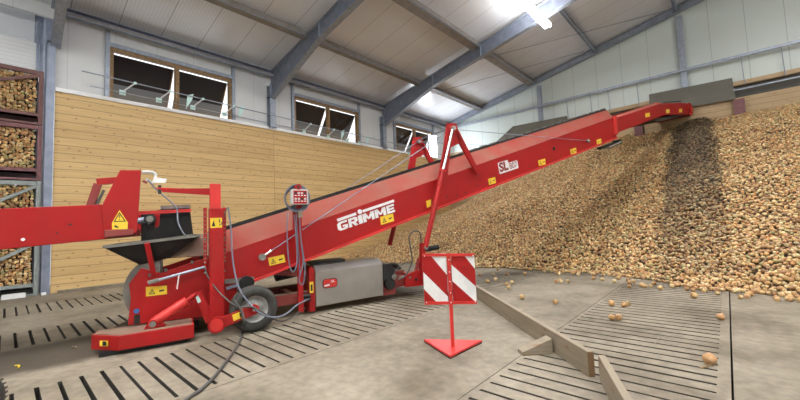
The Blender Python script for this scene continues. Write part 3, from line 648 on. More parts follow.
m = MB(); m.prism([(-.05, S0, zm(S0)-.05), (-.05, S1, zm(S1)-.05), (FW+.05, S1, zm(S1)-.05), (FW+.05, S0, zm(S0)-.05)], (0, 0, -.02), 'belt')
for s in np.arange(S0+.1, S1, .45): m.bar((-.12, s, zm(s)), (FW+.12, s, zm(s)), .02, .09, 'belt')
m.build('belt', M0, fix=True)
MB().prism([(-.05, S0+.3, zb(S0+.3)+.04), (-.05, S1, zb(S1)+.04), (FW+.05, S1, zb(S1)+.04), (FW+.05, S0+.3, zb(S0+.3)+.04)], (0, 0, .015), 'belt').build('return_belt', M0, fix=True)
# head section
hs = [L(*p, 0)[1:] for p in ((618, 132.5), (653, 119), (664, 115), (684, 114.5), (690, 115), (693, 110.5), (691.5, 104.5), (681, 102.8), (661, 103.5), (612, 119))]
HK = hs[8]; HE = hs[7]; HT = ((hs[4][0]+hs[6][0])/2-.12, (hs[4][1]+hs[6][1])/2)
for w0, sg in ((.012, -1), (FW-.012, 1)):
    MB().prism([(w0, a_, b_) for a_, b_ in hs], (sg*.03, 0, 0), 'red').build('head_side_panel', M0, bevel=.004, fix=True)
    wt = w0+sg*.16
    MB().prism([(w0, 8.72, hs[9][1]), (w0, HK[0], HK[1]), (wt, HK[0], HK[1]+.08), (wt, 8.72, hs[9][1]+.1)], (0, 0, .012), 'red_faded').build('head_hood', M0, fix=True)
MB().prism([(-.1, 8.7, 4.12), (-.1, HK[0], HK[1]-.1), (FW+.1, HK[0], HK[1]-.1), (FW+.1, 8.7, 4.12)], (0, 0, -.02), 'belt').prism([(-.1, HK[0], HK[1]-.1), (-.1, HT[0], HT[1]+.1), (FW+.1, HT[0], HT[1]+.1), (FW+.1, HK[0], HK[1]-.1)], (0, 0, -.02), 'belt').build('head_belt', M0, fix=True)
sag = [L(*p, -.05)[1:] for p in ((649, 119.5), (660, 121), (668, 119.5), (680, 116.8), (687, 115))]
m = MB(); m.prism([(-.09, a_, b_) for a_, b_ in sag]+[(-.09, a_, b_+.12) for a_, b_ in sag[::-1]], (FW+.16, 0, 0), 'belt'); m.build('sagging_return_belt', M0, fix=True)
m = MB(); m.cyl((.03, HT[0], HT[1]), (FW-.03, HT[0], HT[1]), .25, 'red', n=28).cyl((.04, HT[0], HT[1]), (.07, HT[0], HT[1]), .10, 'red_bright', n=20); m.build('head_drum', M0)
m = MB(); m.bar((.03, 8.66, 3.78), (.03, 8.66, 4.34), .06, .12, 'red_bright', (0, 1, 0)); m.build('joint_strap', M0)
m = MB(); m.bar((-.1, 7.9, 3.32), (-.1, 9.0, 3.60), .12, .07, 'black').cyl((.0, 8.2, 3.34), (.0, 8.9, 3.56), .05, 'chrome').cyl((.02, 8.9, 3.58), (-.2, 8.9, 3.58), .08, 'black'); m.build('extension_roller', M0)
MB().bar((.0, HK[0]+.2, HK[1]+.07), (.0, HE[0], HE[1]+.06), .02, .03, 'black').build('head_hose', M0)
# tail housing
tail = [L(128, 325), L(131, 298), L(129, 284), L(141, 268), L(161, 273), L(205, 258)]
tail = [(0.02, p[1], p[2]) for p in tail] + [(0.02, S0+.5, .55), (0.02, S0+.5, .2)]
for w0, sg in ((.02, -1), (FW-.02, 1)):
    MB().prism([(w0, p[1], p[2]) for p in tail], (sg*.04, 0, 0), 'red').build('tail_side_plate', M0, bevel=.005, fix=True)
gc = (-2.80, .64)
angs = np.linspace(math.radians(238), math.radians(80), 14)
arc = [(gc[0]+.33*math.cos(a_), gc[1]+.40*math.sin(a_)) for a_ in angs]
MB().prism([(-.03, *p) for p in arc]+[(-.03, gc[0]+.05, gc[1])], (-.97, 0, 0), 'greyrub').build('tail_rubber_guard', M0, fix=True)
m = MB(); m.prism([(.0, -2.85, 1.04), (.0, S0+.3, zm(S0+.3)), (-.2, S0+.3, zt(S0+.3)), (-.2, -2.75, 1.28)], (-.02, 0, -.01), 'dusty'); m.build('dusty_hood', M0, fix=True)
for p in ((152, 270), (158, 268), (166, 270), (192, 262), (150, 275)):
    q = L(*p, .03)
    MB().cyl(q, (q[0]+.015, q[1], q[2]), .022, 'greyrub', n=6).build('bolt', M0)

# stickers
def sticker(px, w0, name='warning_sticker', pic=True, parent=M0):
    a_ = [np.array(L(*p, w0)) for p in px]  # tl, tr, br, bl
    m = MB(); m.prism(a_, (.003, 0, 0), 'yellow')
    if pic:
        f = lambda x, y: a_[0]+(a_[1]-a_[0])*x+(a_[3]-a_[0])*y+np.array((.0035, 0, 0))
        for tri in ([(.12, .8), (.28, .2), (.44, .8)],): m.prism([f(*p) for p in tri], (.001, 0, 0), 'ink'); m.prism([f(.18, .72)+(.001, 0, 0), f(.28, .34)+(.001, 0, 0), f(.38, .72)+(.001, 0, 0)], (.001, 0, 0), 'yellow')
        m.prism([f(.25, .65)+(.002, 0, 0), f(.27, .45)+(.002, 0, 0), f(.30, .45)+(.002, 0, 0), f(.30, .65)+(.002, 0, 0)], (.001, 0, 0), 'ink')
        m.prism([f(.62, .45), f(.86, .38), f(.86, .55), f(.62, .62)], (.001, 0, 0), 'ink')
    return m.build(name, parent, fix=True)
sticker([(146, 287), (167, 285.5), (167, 294), (146, 296.5)], .022)
sticker([(268, 258), (284, 254.5), (285.5, 262), (269.5, 266)], .003)
sticker([(380, 217), (393, 213.5), (394, 221), (381, 225)], .003)
sticker([(426, 201), (431, 199.5), (431, 206), (427, 208)], .003, pic=False)
sticker([(488, 179), (495, 177), (496, 183), (489, 185)], .003)
sticker([(538, 160.5), (545, 158.5), (545.5, 164.5), (539, 166)], .003)
sticker([(570, 149.5), (576, 147.5), (576.5, 153), (571, 154.5)], .003)
sticker([(596.5, 140), (601, 138.5), (601.5, 143), (597, 144.5)], .003)
sticker([(645, 113.5), (649.5, 112.5), (650, 116.5), (645.5, 117.5)], .015, pic=False)
sticker([(666, 109.5), (669.5, 109), (669.5, 113), (666, 113.3)], .015, pic=False)
sticker([(679, 109), (682, 108.7), (682, 112.3), (679, 112.6)], .015, pic=False)
q = L(136.5, 311, .03); MB().cyl(q, (q[0]+.003, q[1], q[2]), .03, 'blue', n=16).build('round_sticker', M0)
q = L(137, 319, .024); MB().box((.022, q[1]-.03, q[2]-.06), (.025, q[1]+.03, q[2]+.05), 'black').build('slot_cover', M0)

# lettering
def text_pts(body, size, shear, bold, extrude):
    c = bpy.data.curves.new('lettering', 'FONT'); c.body = body; c.size = size; c.shear = shear; c.offset = bold; c.extrude = extrude
    o = bpy.data.objects.new('lettering', c); COL.objects.link(o); bpy.context.view_layer.update()
    me = bpy.data.meshes.new_from_object(o.evaluated_get(bpy.context.evaluated_depsgraph_get()))
    COL.objects.unlink(o); bpy.data.objects.remove(o)
    return np.array([v.co[:] for v in me.vertices]), [tuple(p.vertices) for p in me.polygons]
def text_mesh(name, body, s0, z0, ang, width, height, mat, w0=.002, parent=M0, shear=.2, bold=.02, th=.004):
    v, f = text_pts(body, 1.0, shear, bold, .01)
    lo, hi = v.min(0), v.max(0); x = (v[:, 0]-lo[0])/(hi[0]-lo[0])*width; y = (v[:, 1]-lo[1])/(hi[1]-lo[1])*height; z = w0+(v[:, 2]-lo[2])/(hi[2]-lo[2])*th
    ca, sa = math.cos(ang), math.sin(ang)
    m = MB(); m.add(np.stack([z, s0+x*ca-y*sa, z0+x*sa+y*ca], 1), f, mat); return m.build(name, parent)
ang = math.atan(.30)
A0 = np.array(L(338.5, 231.6)); B0 = np.array(L(395, 211.6)); dl = B0-A0; ang = math.atan2(dl[2], dl[1])
zl = lambda s_: A0[2]+(s_-A0[1])*math.tan(ang)
R_ = lambda a, b, c, d: [(a, b), (c, b), (c, d), (a, d)]
GLYPH = {'I': [R_(0, 0, 1, 1)], 'E': [R_(0, 0, .34, 1), R_(.3, 0, 1, .24), R_(.3, .38, .93, .61), R_(.3, .76, 1, 1)],
         'G': [[(0, .2), (.34, .3), (.34, .7), (0, .8)], [(0, .8), (.34, .7), (.42, .77), (.95, .77), (1, 1), (.25, 1)], [(0, .2), (.25, 0), (.8, 0), (1, .12), (.7, .24), (.42, .23), (.34, .3)], R_(.68, .05, 1, .52), R_(.5, .36, .8, .54)],
         'R': [R_(0, 0, .32, 1), R_(.3, .77, .8, 1), R_(.3, .36, .8, .57), [(.66, .4), (.85, .38), (1, .5), (1, .88), (.8, 1), (.66, .9)], [(.38, .42), (.72, .42), (1, 0), (.64, 0)]],
         'M': [R_(0, 0, .26, 1), R_(.74, 0, 1, 1), [(.0, 1), (.3, 1), (.58, .22), (.42, .22)], [(1, 1), (.7, 1), (.42, .22), (.58, .22)]]}
for ch, x0, x1 in (('G', 338.3, 348.4), ('R', 349.4, 358.4), ('I', 359.2, 363.2), ('M', 363.8, 375), ('M', 375.7, 386.5), ('E', 387.4, 395)):
    v_ = 231.6-(x0-338.5)*.354; sa_ = L(x0, v_)[1]; sb_ = L(x1, v_-(x1-x0)*.354)[1]
    wl = (sb_-sa_)/math.cos(ang); m = MB()
    for poly in GLYPH[ch]:
        m.prism([(.002, sa_+(x*wl+.10*y*.16)*math.cos(ang)-y*.15*math.sin(ang), zl(sa_)+x*wl*math.sin(ang)+y*.15*math.cos(ang)) for x, y in poly], (.004, 0, 0), 'white')
    m.build('maker_lettering', M0, fix=True)
def strip(p, q, name):
    a_ = np.array(L(*p)); b_ = np.array(L(*q)); up = np.array((0, -.012, .045)); o_ = np.array((.002, 0, 0))
    MB().prism([a_+o_, b_+o_, b_+up+o_, a_+up+o_], (.004, 0, 0), 'white').build(name, M0, fix=True)
strip((337.5, 221.6), (356.4, 215.0), 'logo_bar'); strip((363, 212.6), (394.2, 202.0), 'logo_bar')
q = L(359.8, 211.8); MB().cyl((.002, q[1], q[2]), (.007, q[1], q[2]), .043, 'white', n=20).build('logo_dot', M0)
A1 = L(499.8, 173.5); B1 = L(518, 167.5); an = math.atan2(B1[2]-A1[2], B1[1]-A1[1]); LW = (B1[1]-A1[1])/math.cos(an)
zz = lambda s_: A1[2]+(s_-A1[1])*math.tan(an)
def para(x0, x1, z0, z1):
    f = lambda x, z: (.002, A1[1]+x*LW*math.cos(an)-z*math.sin(an)+.1*z, A1[2]+x*LW*math.sin(an)+z*math.cos(an))
    c = .03; return [f(x0+c, z0), f(x1-c, z0), f(x1, z0+.02), f(x1, z1-.02), f(x1-c, z1), f(x0+c, z1), f(x0, z1-.02), f(x0, z0+.02)]
MB().prism(para(-.02, .52, -.015, .25), (.002, 0, 0), 'white').prism(para(.50, 1.02, -.015, .175), (.002, 0, 0), 'white').build('model_plate', M0, fix=True)
for x, wd_, hh_, b_, body in ((.015, .47, .215, .045, 'SL'), (.53, .44, .14, .005, '807')):
    s_ = A1[1]+x*LW; text_mesh('model_lettering', body, s_, A1[2]+(s_-A1[1])*math.tan(an)+.02, an, wd_*LW, hh_, 'red_dark', w0=.0045, shear=.1, bold=b_, th=.002)
# pylons: hydraulic cylinder, plate, strut, cables
for w0, sg in ((.09, 1), (FW-.09, -1)):
    ap = (w0, 2.18, 3.28)
    m = MB(); m.prism([(w0-.02, 2.06, 3.34), (w0-.02, 2.30, 3.36), (w0-.02, 2.42, 2.98), (w0-.02, 2.12, 2.85), (w0-.02, 1.98, zm(1.9)-.10), (w0-.02, 1.74, zm(1.8)-.14), (w0-.02, 1.93, 2.75)], (.04, 0, 0), 'red')
    m.build('pylon_plate', M0, bevel=.004, fix=True)
    MB().prism([(w0-.03, 2.20, 3.20), (w0-.03, 2.36, 3.22), (w0-.03, 2.92, zm(2.9)-.22), (w0-.03, 2.80, zm(2.8)-.18)], (.05, 0, 0), 'red').build('pylon_strut', M0, bevel=.004, fix=True)
    MB().cyl((w0-.07, 2.18, 3.24), (w0+.09, 2.18, 3.24), .045, 'steel').build('pylon_pin', M0)
    piv = (w0+sg*.05, 1.36, .90); tp = (w0+sg*.07, 2.14, 3.2)
    d_ = np.array(tp)-np.array(piv); j = np.array(piv)+d_*.63
    MB().cyl(piv, j, .050, 'red', n=18).cyl(j, j+d_*.01, .058, 'red_bright', n=18).build('lift_cylinder', M0)
    MB().cyl(j, tp, .032, 'chrome', n=14).build('piston_rod', M0)
    e1 = L(262, 257, .03); e1 = (w0-sg*.05, e1[1], e1[2]); e2 = L(588, 141, .03)
    e2 = (w0-sg*.05, e2[1], e2[2])
    for e in (e1, e2):
        m = MB(); m.cyl(e, (w0-sg*.02, 2.18, 3.24), .007, 'galvd', n=8); k = _n(np.array((w0, 2.18, 3.24))-np.array(e)); m.cyl(e, np.array(e)+k*.16, .02, 'chrome', n=10); m.cyl((e[0]-.01, e[1], e[2]), (e[0]+.03, e[1], e[2]), .05, 'greyrub', n=16); m.build('guy_cable', M0)
MB().bar((.1, 2.18, 3.27), (FW-.1, 2.18, 3.27), .025, .025, 'galvd').build('pylon_cross_tube', M0)

# undercarriage
for w0 in (-.12, -.92):
    MB().bar((w0, -2.9, .24), (w0, 1.5, .30), .10, .16, 'red_dark').bar((w0, -2.2, .33), (w0, 1.5, .385), .11, .012, 'dusty').build('chassis_beam', M0)
for s in (-2.3, -1.0, .3, 1.3): MB().bar((-.06, s, .26), (FW, s, .26), .10, .10, 'red_dark').build('cross_member', M0)
for w0 in (-.12, -.92): MB().bar((w0, .9, .36), (w0, -1.3, zb(-1.3)), .07, .09, 'red_dark').build('support_leg', M0)
# skid shoe at the tail
sk = [L(91, 349, .38), L(121, 352, .38)]
m = MB(); m.prism([(.12, -3.40, .055), (.40, -3.12, .055), (.40, -2.38, .055), (-.1, -2.38, .055), (-.1, -3.36, .055)], (0, 0, .16), 'red'); m.build('skid_box', M0, bevel=.004, fix=True)
MB().prism([(.12, -3.38, .2155), (.38, -3.11, .2155), (.38, -2.40, .2155), (-.08, -2.40, .2155), (-.08, -3.34, .2155)], (0, 0, .006), 'dusty').build('skid_top', M0, fix=True)
MB().box((-1.0, -3.3, .005), (.34, -2.45, .055), 'black').build('skid_runner', M0)
MB().prism([(.262, -3.30, .11), (.33, -3.22, .11), (.33, -3.22, .17), (.262, -3.30, .17)], (.004, -.004, 0), 'yellow').prism([(.30, -3.266, .12), (.325, -3.236, .12), (.325, -3.236, .165), (.30, -3.266, .165)], (.008, -.008, 0), 'ink').build('warning_sticker', M0, fix=True)
MB().prism([(-.12, -3.36, .06), (-.12, -2.3, .06), (-1.25, -2.3, .06), (-1.25, -3.05, .06)], (0, 0, .09), 'black').build('rubber_mat', M0, fix=True)
# skid ram
a_, b_, c_ = L(153, 323, .26), L(187, 301, .26), L(196, 294, .26)
MB().cyl(a_, b_, .062, 'red_bright', n=20).cyl(b_, c_, .032, 'red', n=14).build('skid_ram', M0)
MB().cyl((a_[0]-.08, a_[1], a_[2]), (a_[0]+.07, a_[1], a_[2]), .05, 'red').prism([(a_[0]-.05, a_[1]-.10, .2), (a_[0]-.05, a_[1]+.16, .2), (a_[0]-.05, a_[1]+.05, a_[2]+.03), (a_[0]-.05, a_[1]-.04, a_[2]+.03)], (.09, 0, 0), 'red').cyl((a_[0]+.07, a_[1], a_[2]), (a_[0]+.075, a_[1], a_[2]), .035, 'greyrub').build('ram_bracket', M0, fix=True)
pts = [L(193, 293, .24), L(201, 291, .24), L(213, 313, .24), L(206, 324, .24)]
MB().prism(pts, (.03, 0, 0), 'red').prism([tuple(np.array(p)+(.031, 0, 0)) for p in (L(195, 296, .24), L(198, 295, .24), L(201, 301, .24), L(198, 303, .24))], (.004, 0, 0), 'turq').build('rocker_plate', M0, fix=True)
# long link rod
a_, b_ = L(148, 283, .12), L(205, 267, .12)
MB().cyl(a_, b_, .018, 'galv', n=10).cyl(a_, np.array(a_)+(np.array(b_)-np.array(a_))*.18, .028, 'greyrub', n=10).build('link_rod', M0)
MB().tube([L(179, 275, .14), L(178, 282, .14), L(177, 289, .14)], .008, 'white', sub=2).build('white_marker', M0)

# wheels
def wheel(w0, s, r, name='wheel', wd=.20, parent=M0):
    m = MB(); c = (w0, s, r); 
    prof = [(r*.58, -wd/2*.75), (r*.66, -wd/2), (r*.88, -wd/2), (r*.97, -wd/2*.78), (r, -wd*.25), (r, wd*.25), (r*.97, wd/2*.78), (r*.88, wd/2), (r*.66, wd/2), (r*.58, wd/2*.75)]
    m.lathe(c, (1, 0, 0), prof, 'tyre', 40)
    for k in range(36):
        a_ = k/36*2*PI
        for z in (-.05, .05): m.bar((w0+z-.035, s+math.cos(a_)*(r-.004), r+math.sin(a_)*(r-.004)), (w0+z+.035, s+math.cos(a_+.06)*(r-.004), r+math.sin(a_+.06)*(r-.004)), .012, .006, 'tyre', (0, math.cos(a_), math.sin(a_)))
    wo = m.build(name, parent)
    q = MB(); q.lathe(c, (1, 0, 0), [(r*.60, wd/2*.8), (r*.56, wd/2*.7), (r*.52, wd*.1), (r*.40, wd*.05), (r*.30, wd*.22), (.001, wd*.22)], 'rim', 32)
    q.lathe(c, (1, 0, 0), [(r*.60, -wd/2*.8), (r*.52, -wd*.1), (.001, -wd*.1)], 'galv', 32); q.build('rim', wo)
    q = MB()
    for k in range(8): a_ = k*PI/4; q.cyl((w0+wd*.22, s+r*.2*math.cos(a_), r+r*.2*math.sin(a_)), (w0+wd*.27, s+r*.2*math.cos(a_), r+r*.2*math.sin(a_)), .010, 'steel', n=6)
    q.build('wheel_nut', wo)
    return wo
wheel(.36, -1.68, .30)
wheel(-1.41, -1.68, .30)
wheel(.40, 1.55, .24, wd=.16)
wheel(-1.45, 1.55, .24, wd=.16)
MB().cyl((.30, -1.68, .30), (-1.35, -1.68, .30), .04, 'red_dark').build('axle', M0)
MB().bar((.40, 1.55, .26), (-1.4, 1.55, .26), .12, .12, 'red').build('axle', M0)
# swing arm from mast foot to hub
a_, b_ = np.array(L(213, 326, .50)), np.array(L(254, 310, .50)); a_[2] = .17; a_ = np.array((.50, -2.14, .19)); b_ = np.array((.50, -1.70, .31))
m = MB(); m.bar(a_, b_, .04, .13, 'red').cyl(a_-(.02, 0, 0), a_+(.02, 0, 0), .10, 'red', n=24).cyl(b_-(.02, 0, 0), b_+(.02, 0, 0), .065, 'red', n=24).cyl(a_+(.02, 0, 0), a_+(.03, 0, 0), .075, 'red_bright', n=20).cyl(b_+(.02, 0, 0), b_+(.035, 0, 0), .022, 'steel', n=8)
m.build('wheel_arm', M0)
f = lambda t_, o: a_+(b_-a_)*t_+np.array((.022, -.2*o, o))
MB().prism([f(.42, -.035), f(.66, -.035), f(.66, .045), f(.42, .045)], (.002, 0, 0), 'yellow').prism([f(.6, -.03), f(.65, -.03), f(.65, .03), f(.6, .03)], (.004, 0, 0), 'ink').build('warning_sticker', M0, fix=True)
# mast
m = MB(); m.box((.10, -2.20, .14), (.28, -2.03, 1.66), 'red'); mast = m.build('mast', M0, bevel=.006)
MB().box((.14, -2.19, 1.66), (.25, -2.06, 1.99), 'red_bright').build('mast_inner_tube', M0, bevel=.006)
for s in (-2.245, -2.015):
    q = MB(); q.box((.20, s-.02, .95), (.23, s+.02, 1.67), 'red')
    for z in np.arange(1.0, 1.62, .055): q.cyl((.225, s, z), (.233, s, z), .011, 'dusty', n=8)
    q.build('perforated_rail', M0)
MB().prism([(.281, -2.19, 1.40), (.281, -2.05, 1.40), (.281, -2.05, 1.53), (.281, -2.19, 1.53)], (.002, 0, 0), 'yellow').prism([(.283, -2.175, 1.42), (.283, -2.13, 1.42), (.283, -2.15, 1.50)], (.001, 0, 0), 'ink').box((.283, -2.085, 1.46), (.285, -2.072, 1.515), 'ink').box((.283, -2.085, 1.43), (.285, -2.072, 1.445), 'ink').build('warning_sticker', M0, fix=True)
for z in (.82, .95, 1.1, 1.25): MB().cyl((.225, -2.02, z), (.24, -2.02, z), .013, 'greyrub', n=8).cyl((.225, -2.25, z), (.24, -2.25, z), .013, 'greyrub', n=8).build('bolt', M0)
m = MB(); m.prism([(.19, -2.19, 1.93), (.19, -2.19, 1.84), (.19, -2.72, 1.875), (.19, -2.74, 1.915)], (.04, 0, 0), 'red').bar((.21, -2.10, 1.90), (.21, -2.78, 1.92), .03, .02, 'red_bright'); m.build('swivel_arm', M0, fix=True)
MB().box((.19, -2.765, 1.85), (.22, -2.73, 1.96), 'ink').build('sensor', M0)
# control panel post
m = MB(); m.bar((.14, -.98, .1), (.14, -.98, 1.72), .07, .06, 'red').bar((.16, -1.03, 1.35), (.16, -1.03, 1.62), .10, .02, 'red'); m.build('control_post', M0)
cp = MB(); cp.box((.20, -1.125, 1.70), (.30, -.875, 1.93), 'grey'); cpo = cp.build('control_box', M0, bevel=.01)
q = MB(); q.box((.301, -1.10, 1.715), (.304, -.90, 1.91), 'red')
q.build('control_face', cpo)
for r_ in range(2):
    for k in range(4):
        s = -1.07+k*.047; z = 1.87-r_*.085
        MB().cyl((.304, s, z), (.315, s, z), .017, 'grey' if (k+r_) % 3 else 'ink', n=12).box((.304, s-.016, z-.04), (.306, s+.016, z-.028), 'white').build('switch', cpo)
MB().cyl((.22, -1.02, 1.93), (.22, -1.02, 1.965), .022, 'red').cyl((.22, -1.02, 1.965), (.30, -1.02, 1.965), .045, 'red', n=20).cyl((.30, -1.02, 1.965), (.303, -1.02, 1.965), .02, 'ink').build('beacon', cpo)
m = MB()
for k in range(9):
    r_ = .125+.008*k; c = (.12+.012*k, -1.05+.004*k, 1.80)
    m.tube([(c[0], c[1]+r_*math.cos(a_), c[2]+r_*1.1*math.sin(a_)) for a_ in np.linspace(0, 2*PI, 18)], .009, 'cable', sub=2, n=6)
m.build('cable_coil', M0)
for k, (ps, wv) in enumerate((([(288, 212), (287, 235), (289, 262), (293, 272), (297, 262), (296, 235), (294, 215)], .24), ([(299, 212), (301, 240), (303, 262), (299, 280), (303, 284), (305, 268), (301, 240)], .26), ([(296, 214), (298, 245), (300, 276)], .22))):
    MB().tube([L(*p, wv) for p in ps], .009, 'cable').build('hanging_cable', M0)
m = MB(); q = L(300, 214, .26); m.box((q[0]-.02, q[1]-.03, q[2]-.05), (q[0]+.02, q[1]+.03, q[2]+.04), 'plank'); m.build('cable_tag', M0)
# electric motor below belt
a_, b_ = L(275, 275, -.35), L(297, 270, -.35)
MB().cyl(a_, b_, .105, 'black', n=24).cyl(np.array(b_), np.array(b_)+(0, .06, .01), .06, 'galvd').build('drive_motor', M0)
q = L(236, 292, -.02); MB().box((.02, -2.0, .62), (.05, -1.62, .68), 'greyrub').cyl((.0, -1.72, .60), (.08, -1.72, .60), .10, 'black', n=24).bar((.05, -1.98, .56), (.05, -1.66, .62), .03, .04, 'galvd').build('belt_tensioner', M0)
# stainless cabinet
m = MB(); cs0, cs1 = -.70, .52
m.prism([(-.0, cs0, .10), (.0, cs0, .64), (-.10, cs0, .74), (-.55, cs0, .74), (-.55, cs0, .10)], (0, cs1-cs0, .02), 'steel')
cab = m.build('switch_cabinet', M0, bevel=.012, fix=True)
def rr(s0, s1, z0, z1, r, x):
    o = []
    for cx, cz, a0 in ((s1-r, z1-r, 0), (s0+r, z1-r, 90), (s0+r, z0+r, 180), (s1-r, z0+r, 270)):
        for k in range(5): a_ = math.radians(a0+k*22.5); o.append((x, cx+r*math.cos(a_), cz+r*math.sin(a_)))
    return o
MB().prism(rr(-.585, -.335, .37, .52, .05, .001), (.008, 0, 0), 'ink').prism(rr(-.575, -.345, .38, .51, .045, .009), (.004, 0, 0), 'red_bright').build('badge', cab, fix=True)
text_mesh('badge_lettering', 'SL', -.45, .455, .05, .07, .035, 'white', w0=.0135, parent=cab, bold=.02, th=.002)
MB().prism([(.0135, -.56, .40), (.0135, -.47, .41), (.0135, -.47, .435), (.0135, -.56, .425)], (.002, 0, 0), 'white').build('badge_plate', cab, fix=True)
m = MB(); m.prism([(.0, -.80, .04), (.0, -.71, .04), (.0, -.71, .68), (.0, -.76, .74), (.0, -.80, .70)], (-.5, 0, 0), 'red').box((.001, -.795, .33), (.004, -.735, .50), 'yellow').box((.001, -.78, .36), (.006, -.75, .46), 'ink'); m.build('cabinet_bracket', M0, fix=True)
for z in (.30, .24): MB().cyl((.03, -.98, z), (.03, -.80, z), .03, 'ink', n=12).build('plug_socket', M0)
# motor and fittings right of the cabinet
m = MB(); m.cyl((-.02, .62, .50), (-.30, .62, .50), .15, 'black', n=24).cyl((.02, .66, .30), (-.2, .66, .30), .10, 'black', n=24).box((-.4, .55, .1), (-.05, .8, .22), 'red_dark').cyl((.05, .72, .42), (.0, .72, .42), .05, 'chrome'); m.build('hydraulic_pump', M0)
m = MB(); m.prism([(.05, .92, .22), (.05, 1.42, .20), (.05, 1.42, .46), (.05, 1.20, .50), (.05, .92, .42)], (.05, 0, 0), 'red').cyl((.10, 1.15, .33), (.104, 1.15, .33), .03, 'ink', n=12).cyl((.10, 1.02, .38), (.106, 1.02, .38), .022, 'steel'); m.build('axle_bracket', M0, bevel=.004, fix=True)
m = MB(); m.bar((.10, 1.28, .30), (.10, 1.33, .98), .10, .08, 'red', (0, 1, 0)).bar((.06, 1.12, .30), (.06, 1.26, .70), .05, .05, 'red_dark', (0, 1, 0)).cyl((.02, 1.36, .90), (.18, 1.36, .90), .04, 'steel'); m.build('cylinder_mount', M0, bevel=.004)
m = MB(); m.cyl((.05, 1.44, .86), (.05, 1.72, .88), .05, 'black', n=16); m.build('hydraulic_block', M0)
MB().tube([L(421, 243, .16), L(420, 233, .16), L(414, 231, .16), L(409, 237, .16), L(411, 250, .16), L(412, 262, .16), L(406, 275, .16), L(398, 280, .16)], .014, 'bcable').build('hydraulic_hose', M0)
MB().tube([L(412, 262, .12), L(405, 263, .12), L(397, 269, .12), L(393, 276, .12)], .008, 'bcable').build('hydraulic_hose', M0)
MB().box((-.50, -.7, .75), (-.20, -.1, .79), 'ink').build('cable_tray', M0)
# hoses on the near side
MB().tube([L(228, 207, .26), L(231, 230, .26), L(233, 262, .28), L(240, 290, .42), L(256, 310, .56), L(270, 317, .56), L(284, 315, .5), L(297, 305, .3), L(309, 299, .08)], .011, 'cable').build('supply_hose', M0)
MB().tube([L(205, 267, .16), L(208, 277, .22), L(219, 292, .34), L(236, 306, .52), L(252, 307, .56), L(262, 312, .56), L(283, 321, .45), L(305, 308, .06)], .010, 'bcable').build('supply_hose', M0)
MB().tube([L(227, 208, .22), L(224, 216, .26), L(221, 225, .29)], .006, 'bcable').build('supply_hose', M0)
# feed hopper: black rubber funnel
hp = MB()
rim = [L(104, 247, .18), L(199, 235.5, .18)]
s_a, s_b = rim[0][1], rim[1][1]; z_a, z_b = rim[0][2], rim[1][2]
lowa, lowb = (0.0, -2.98, 1.04), (0.0, -2.45, 1.18)
near_ = [rim[0], rim[1], L(170, 257, .02), L(140, 264, .02)]
hp.prism(near_, (-.01, 0, -.012), 'black')
farr = [(-1.25, s_a, z_a), (-1.25, s_b, z_b), (-1.05, near_[2][1], near_[2][2]), (-1.05, near_[3][1], near_[3][2])]
hp.prism(farr, (.01, 0, -.012), 'black')
hp.prism([rim[0], farr[0], farr[3], near_[3]], (.012, 0, 0), 'black').prism([rim[1], farr[1], farr[2], near_[2]], (-.012, 0, 0), 'black')
hop = hp.build('feed_hopper', M0, fix=True)
m = MB(); m.bar(rim[0], rim[1], .03, .035, 'greyrub').bar(farr[0], farr[1], .03, .035, 'greyrub').bar(rim[0], farr[0], .03, .035, 'greyrub').bar(rim[1], farr[1], .03, .035, 'greyrub'); m.build('hopper_rim', hop)
a_, b_ = L(147, 243, .2), L(154, 275, .06)
MB().bar(a_, b_, .04, .055, 'red', (0, 1, 0)).build('hopper_bracket', M0)

# ------------------------------------------------------------------ discharge boom of the feeding machine
M1 = thing('discharge_boom', 'red boom of the feeding machine reaching over the hopper from the frame edge', 'conveyor', tuple(O), -AZ)
NB = -.10
for w0, sg in ((NB, -1), (NB-.85, 1)):
    MB().prism([(w0, -6.2, 1.10), (w0, -3.30, 1.315), (w0, -3.30, 1.745), (w0, -6.2, 1.60)], (sg*.04, 0, 0), 'red').build('boom_side', M1, bevel=.006, fix=True)
MB().prism([(NB-.05, -6.2, 1.5), (NB-.05, -3.2, 1.62), (NB-.8, -3.2, 1.62), (NB-.8, -6.2, 1.5)], (0, 0, -.02), 'belt').build('belt', M1, fix=True)
MB().prism([(NB-.05, -6.2, 1.12), (NB-.05, -3.0, 1.33), (NB-.8, -3.0, 1.33), (NB-.8, -6.2, 1.12)], (0, 0, .02), 'red_dark').build('bottom_plate', M1, fix=True)
pp = [L(104, 235, NB+.02), L(137, 233, NB+.02), L(141, 170, NB+.02), L(120, 170, NB+.02), L(101, 207, NB+.02)]
hd = MB().prism(pp, (-.05, 0, 0), 'red').build('head_plate', M1, bevel=.006, fix=True)
MB().prism([(p[0]-.9, p[1], min(p[2], 1.70)) for p in pp], (.05, 0, 0), 'red').build('head_plate', M1, bevel=.006, fix=True)
MB().prism([L(104, 238, NB+.03), L(134, 235, NB+.03), L(134, 229, NB+.03), L(104, 230, NB+.03)], (-.9, 0, 0), 'red_dark').build('head_cross_box', M1, bevel=.01, fix=True)
MB().bar(L(97, 182, NB-.3), L(122, 180, NB-.3), .08, .08, 'red').bar(L(98, 184, NB-.3), L(90, 207, NB-.3), .06, .08, 'red_dark').bar(L(104, 190, NB-.32), L(96, 206, NB-.32), .03, .03, 'greyrub').build('folding_link', M1)
px = [(119.5, 210), (128, 222.5), (127.5, 229), (112, 229.5), (112, 222.8)]
m = MB(); m.prism([L(*p, NB+.022) for p in px], (.003, 0, 0), 'yellow')
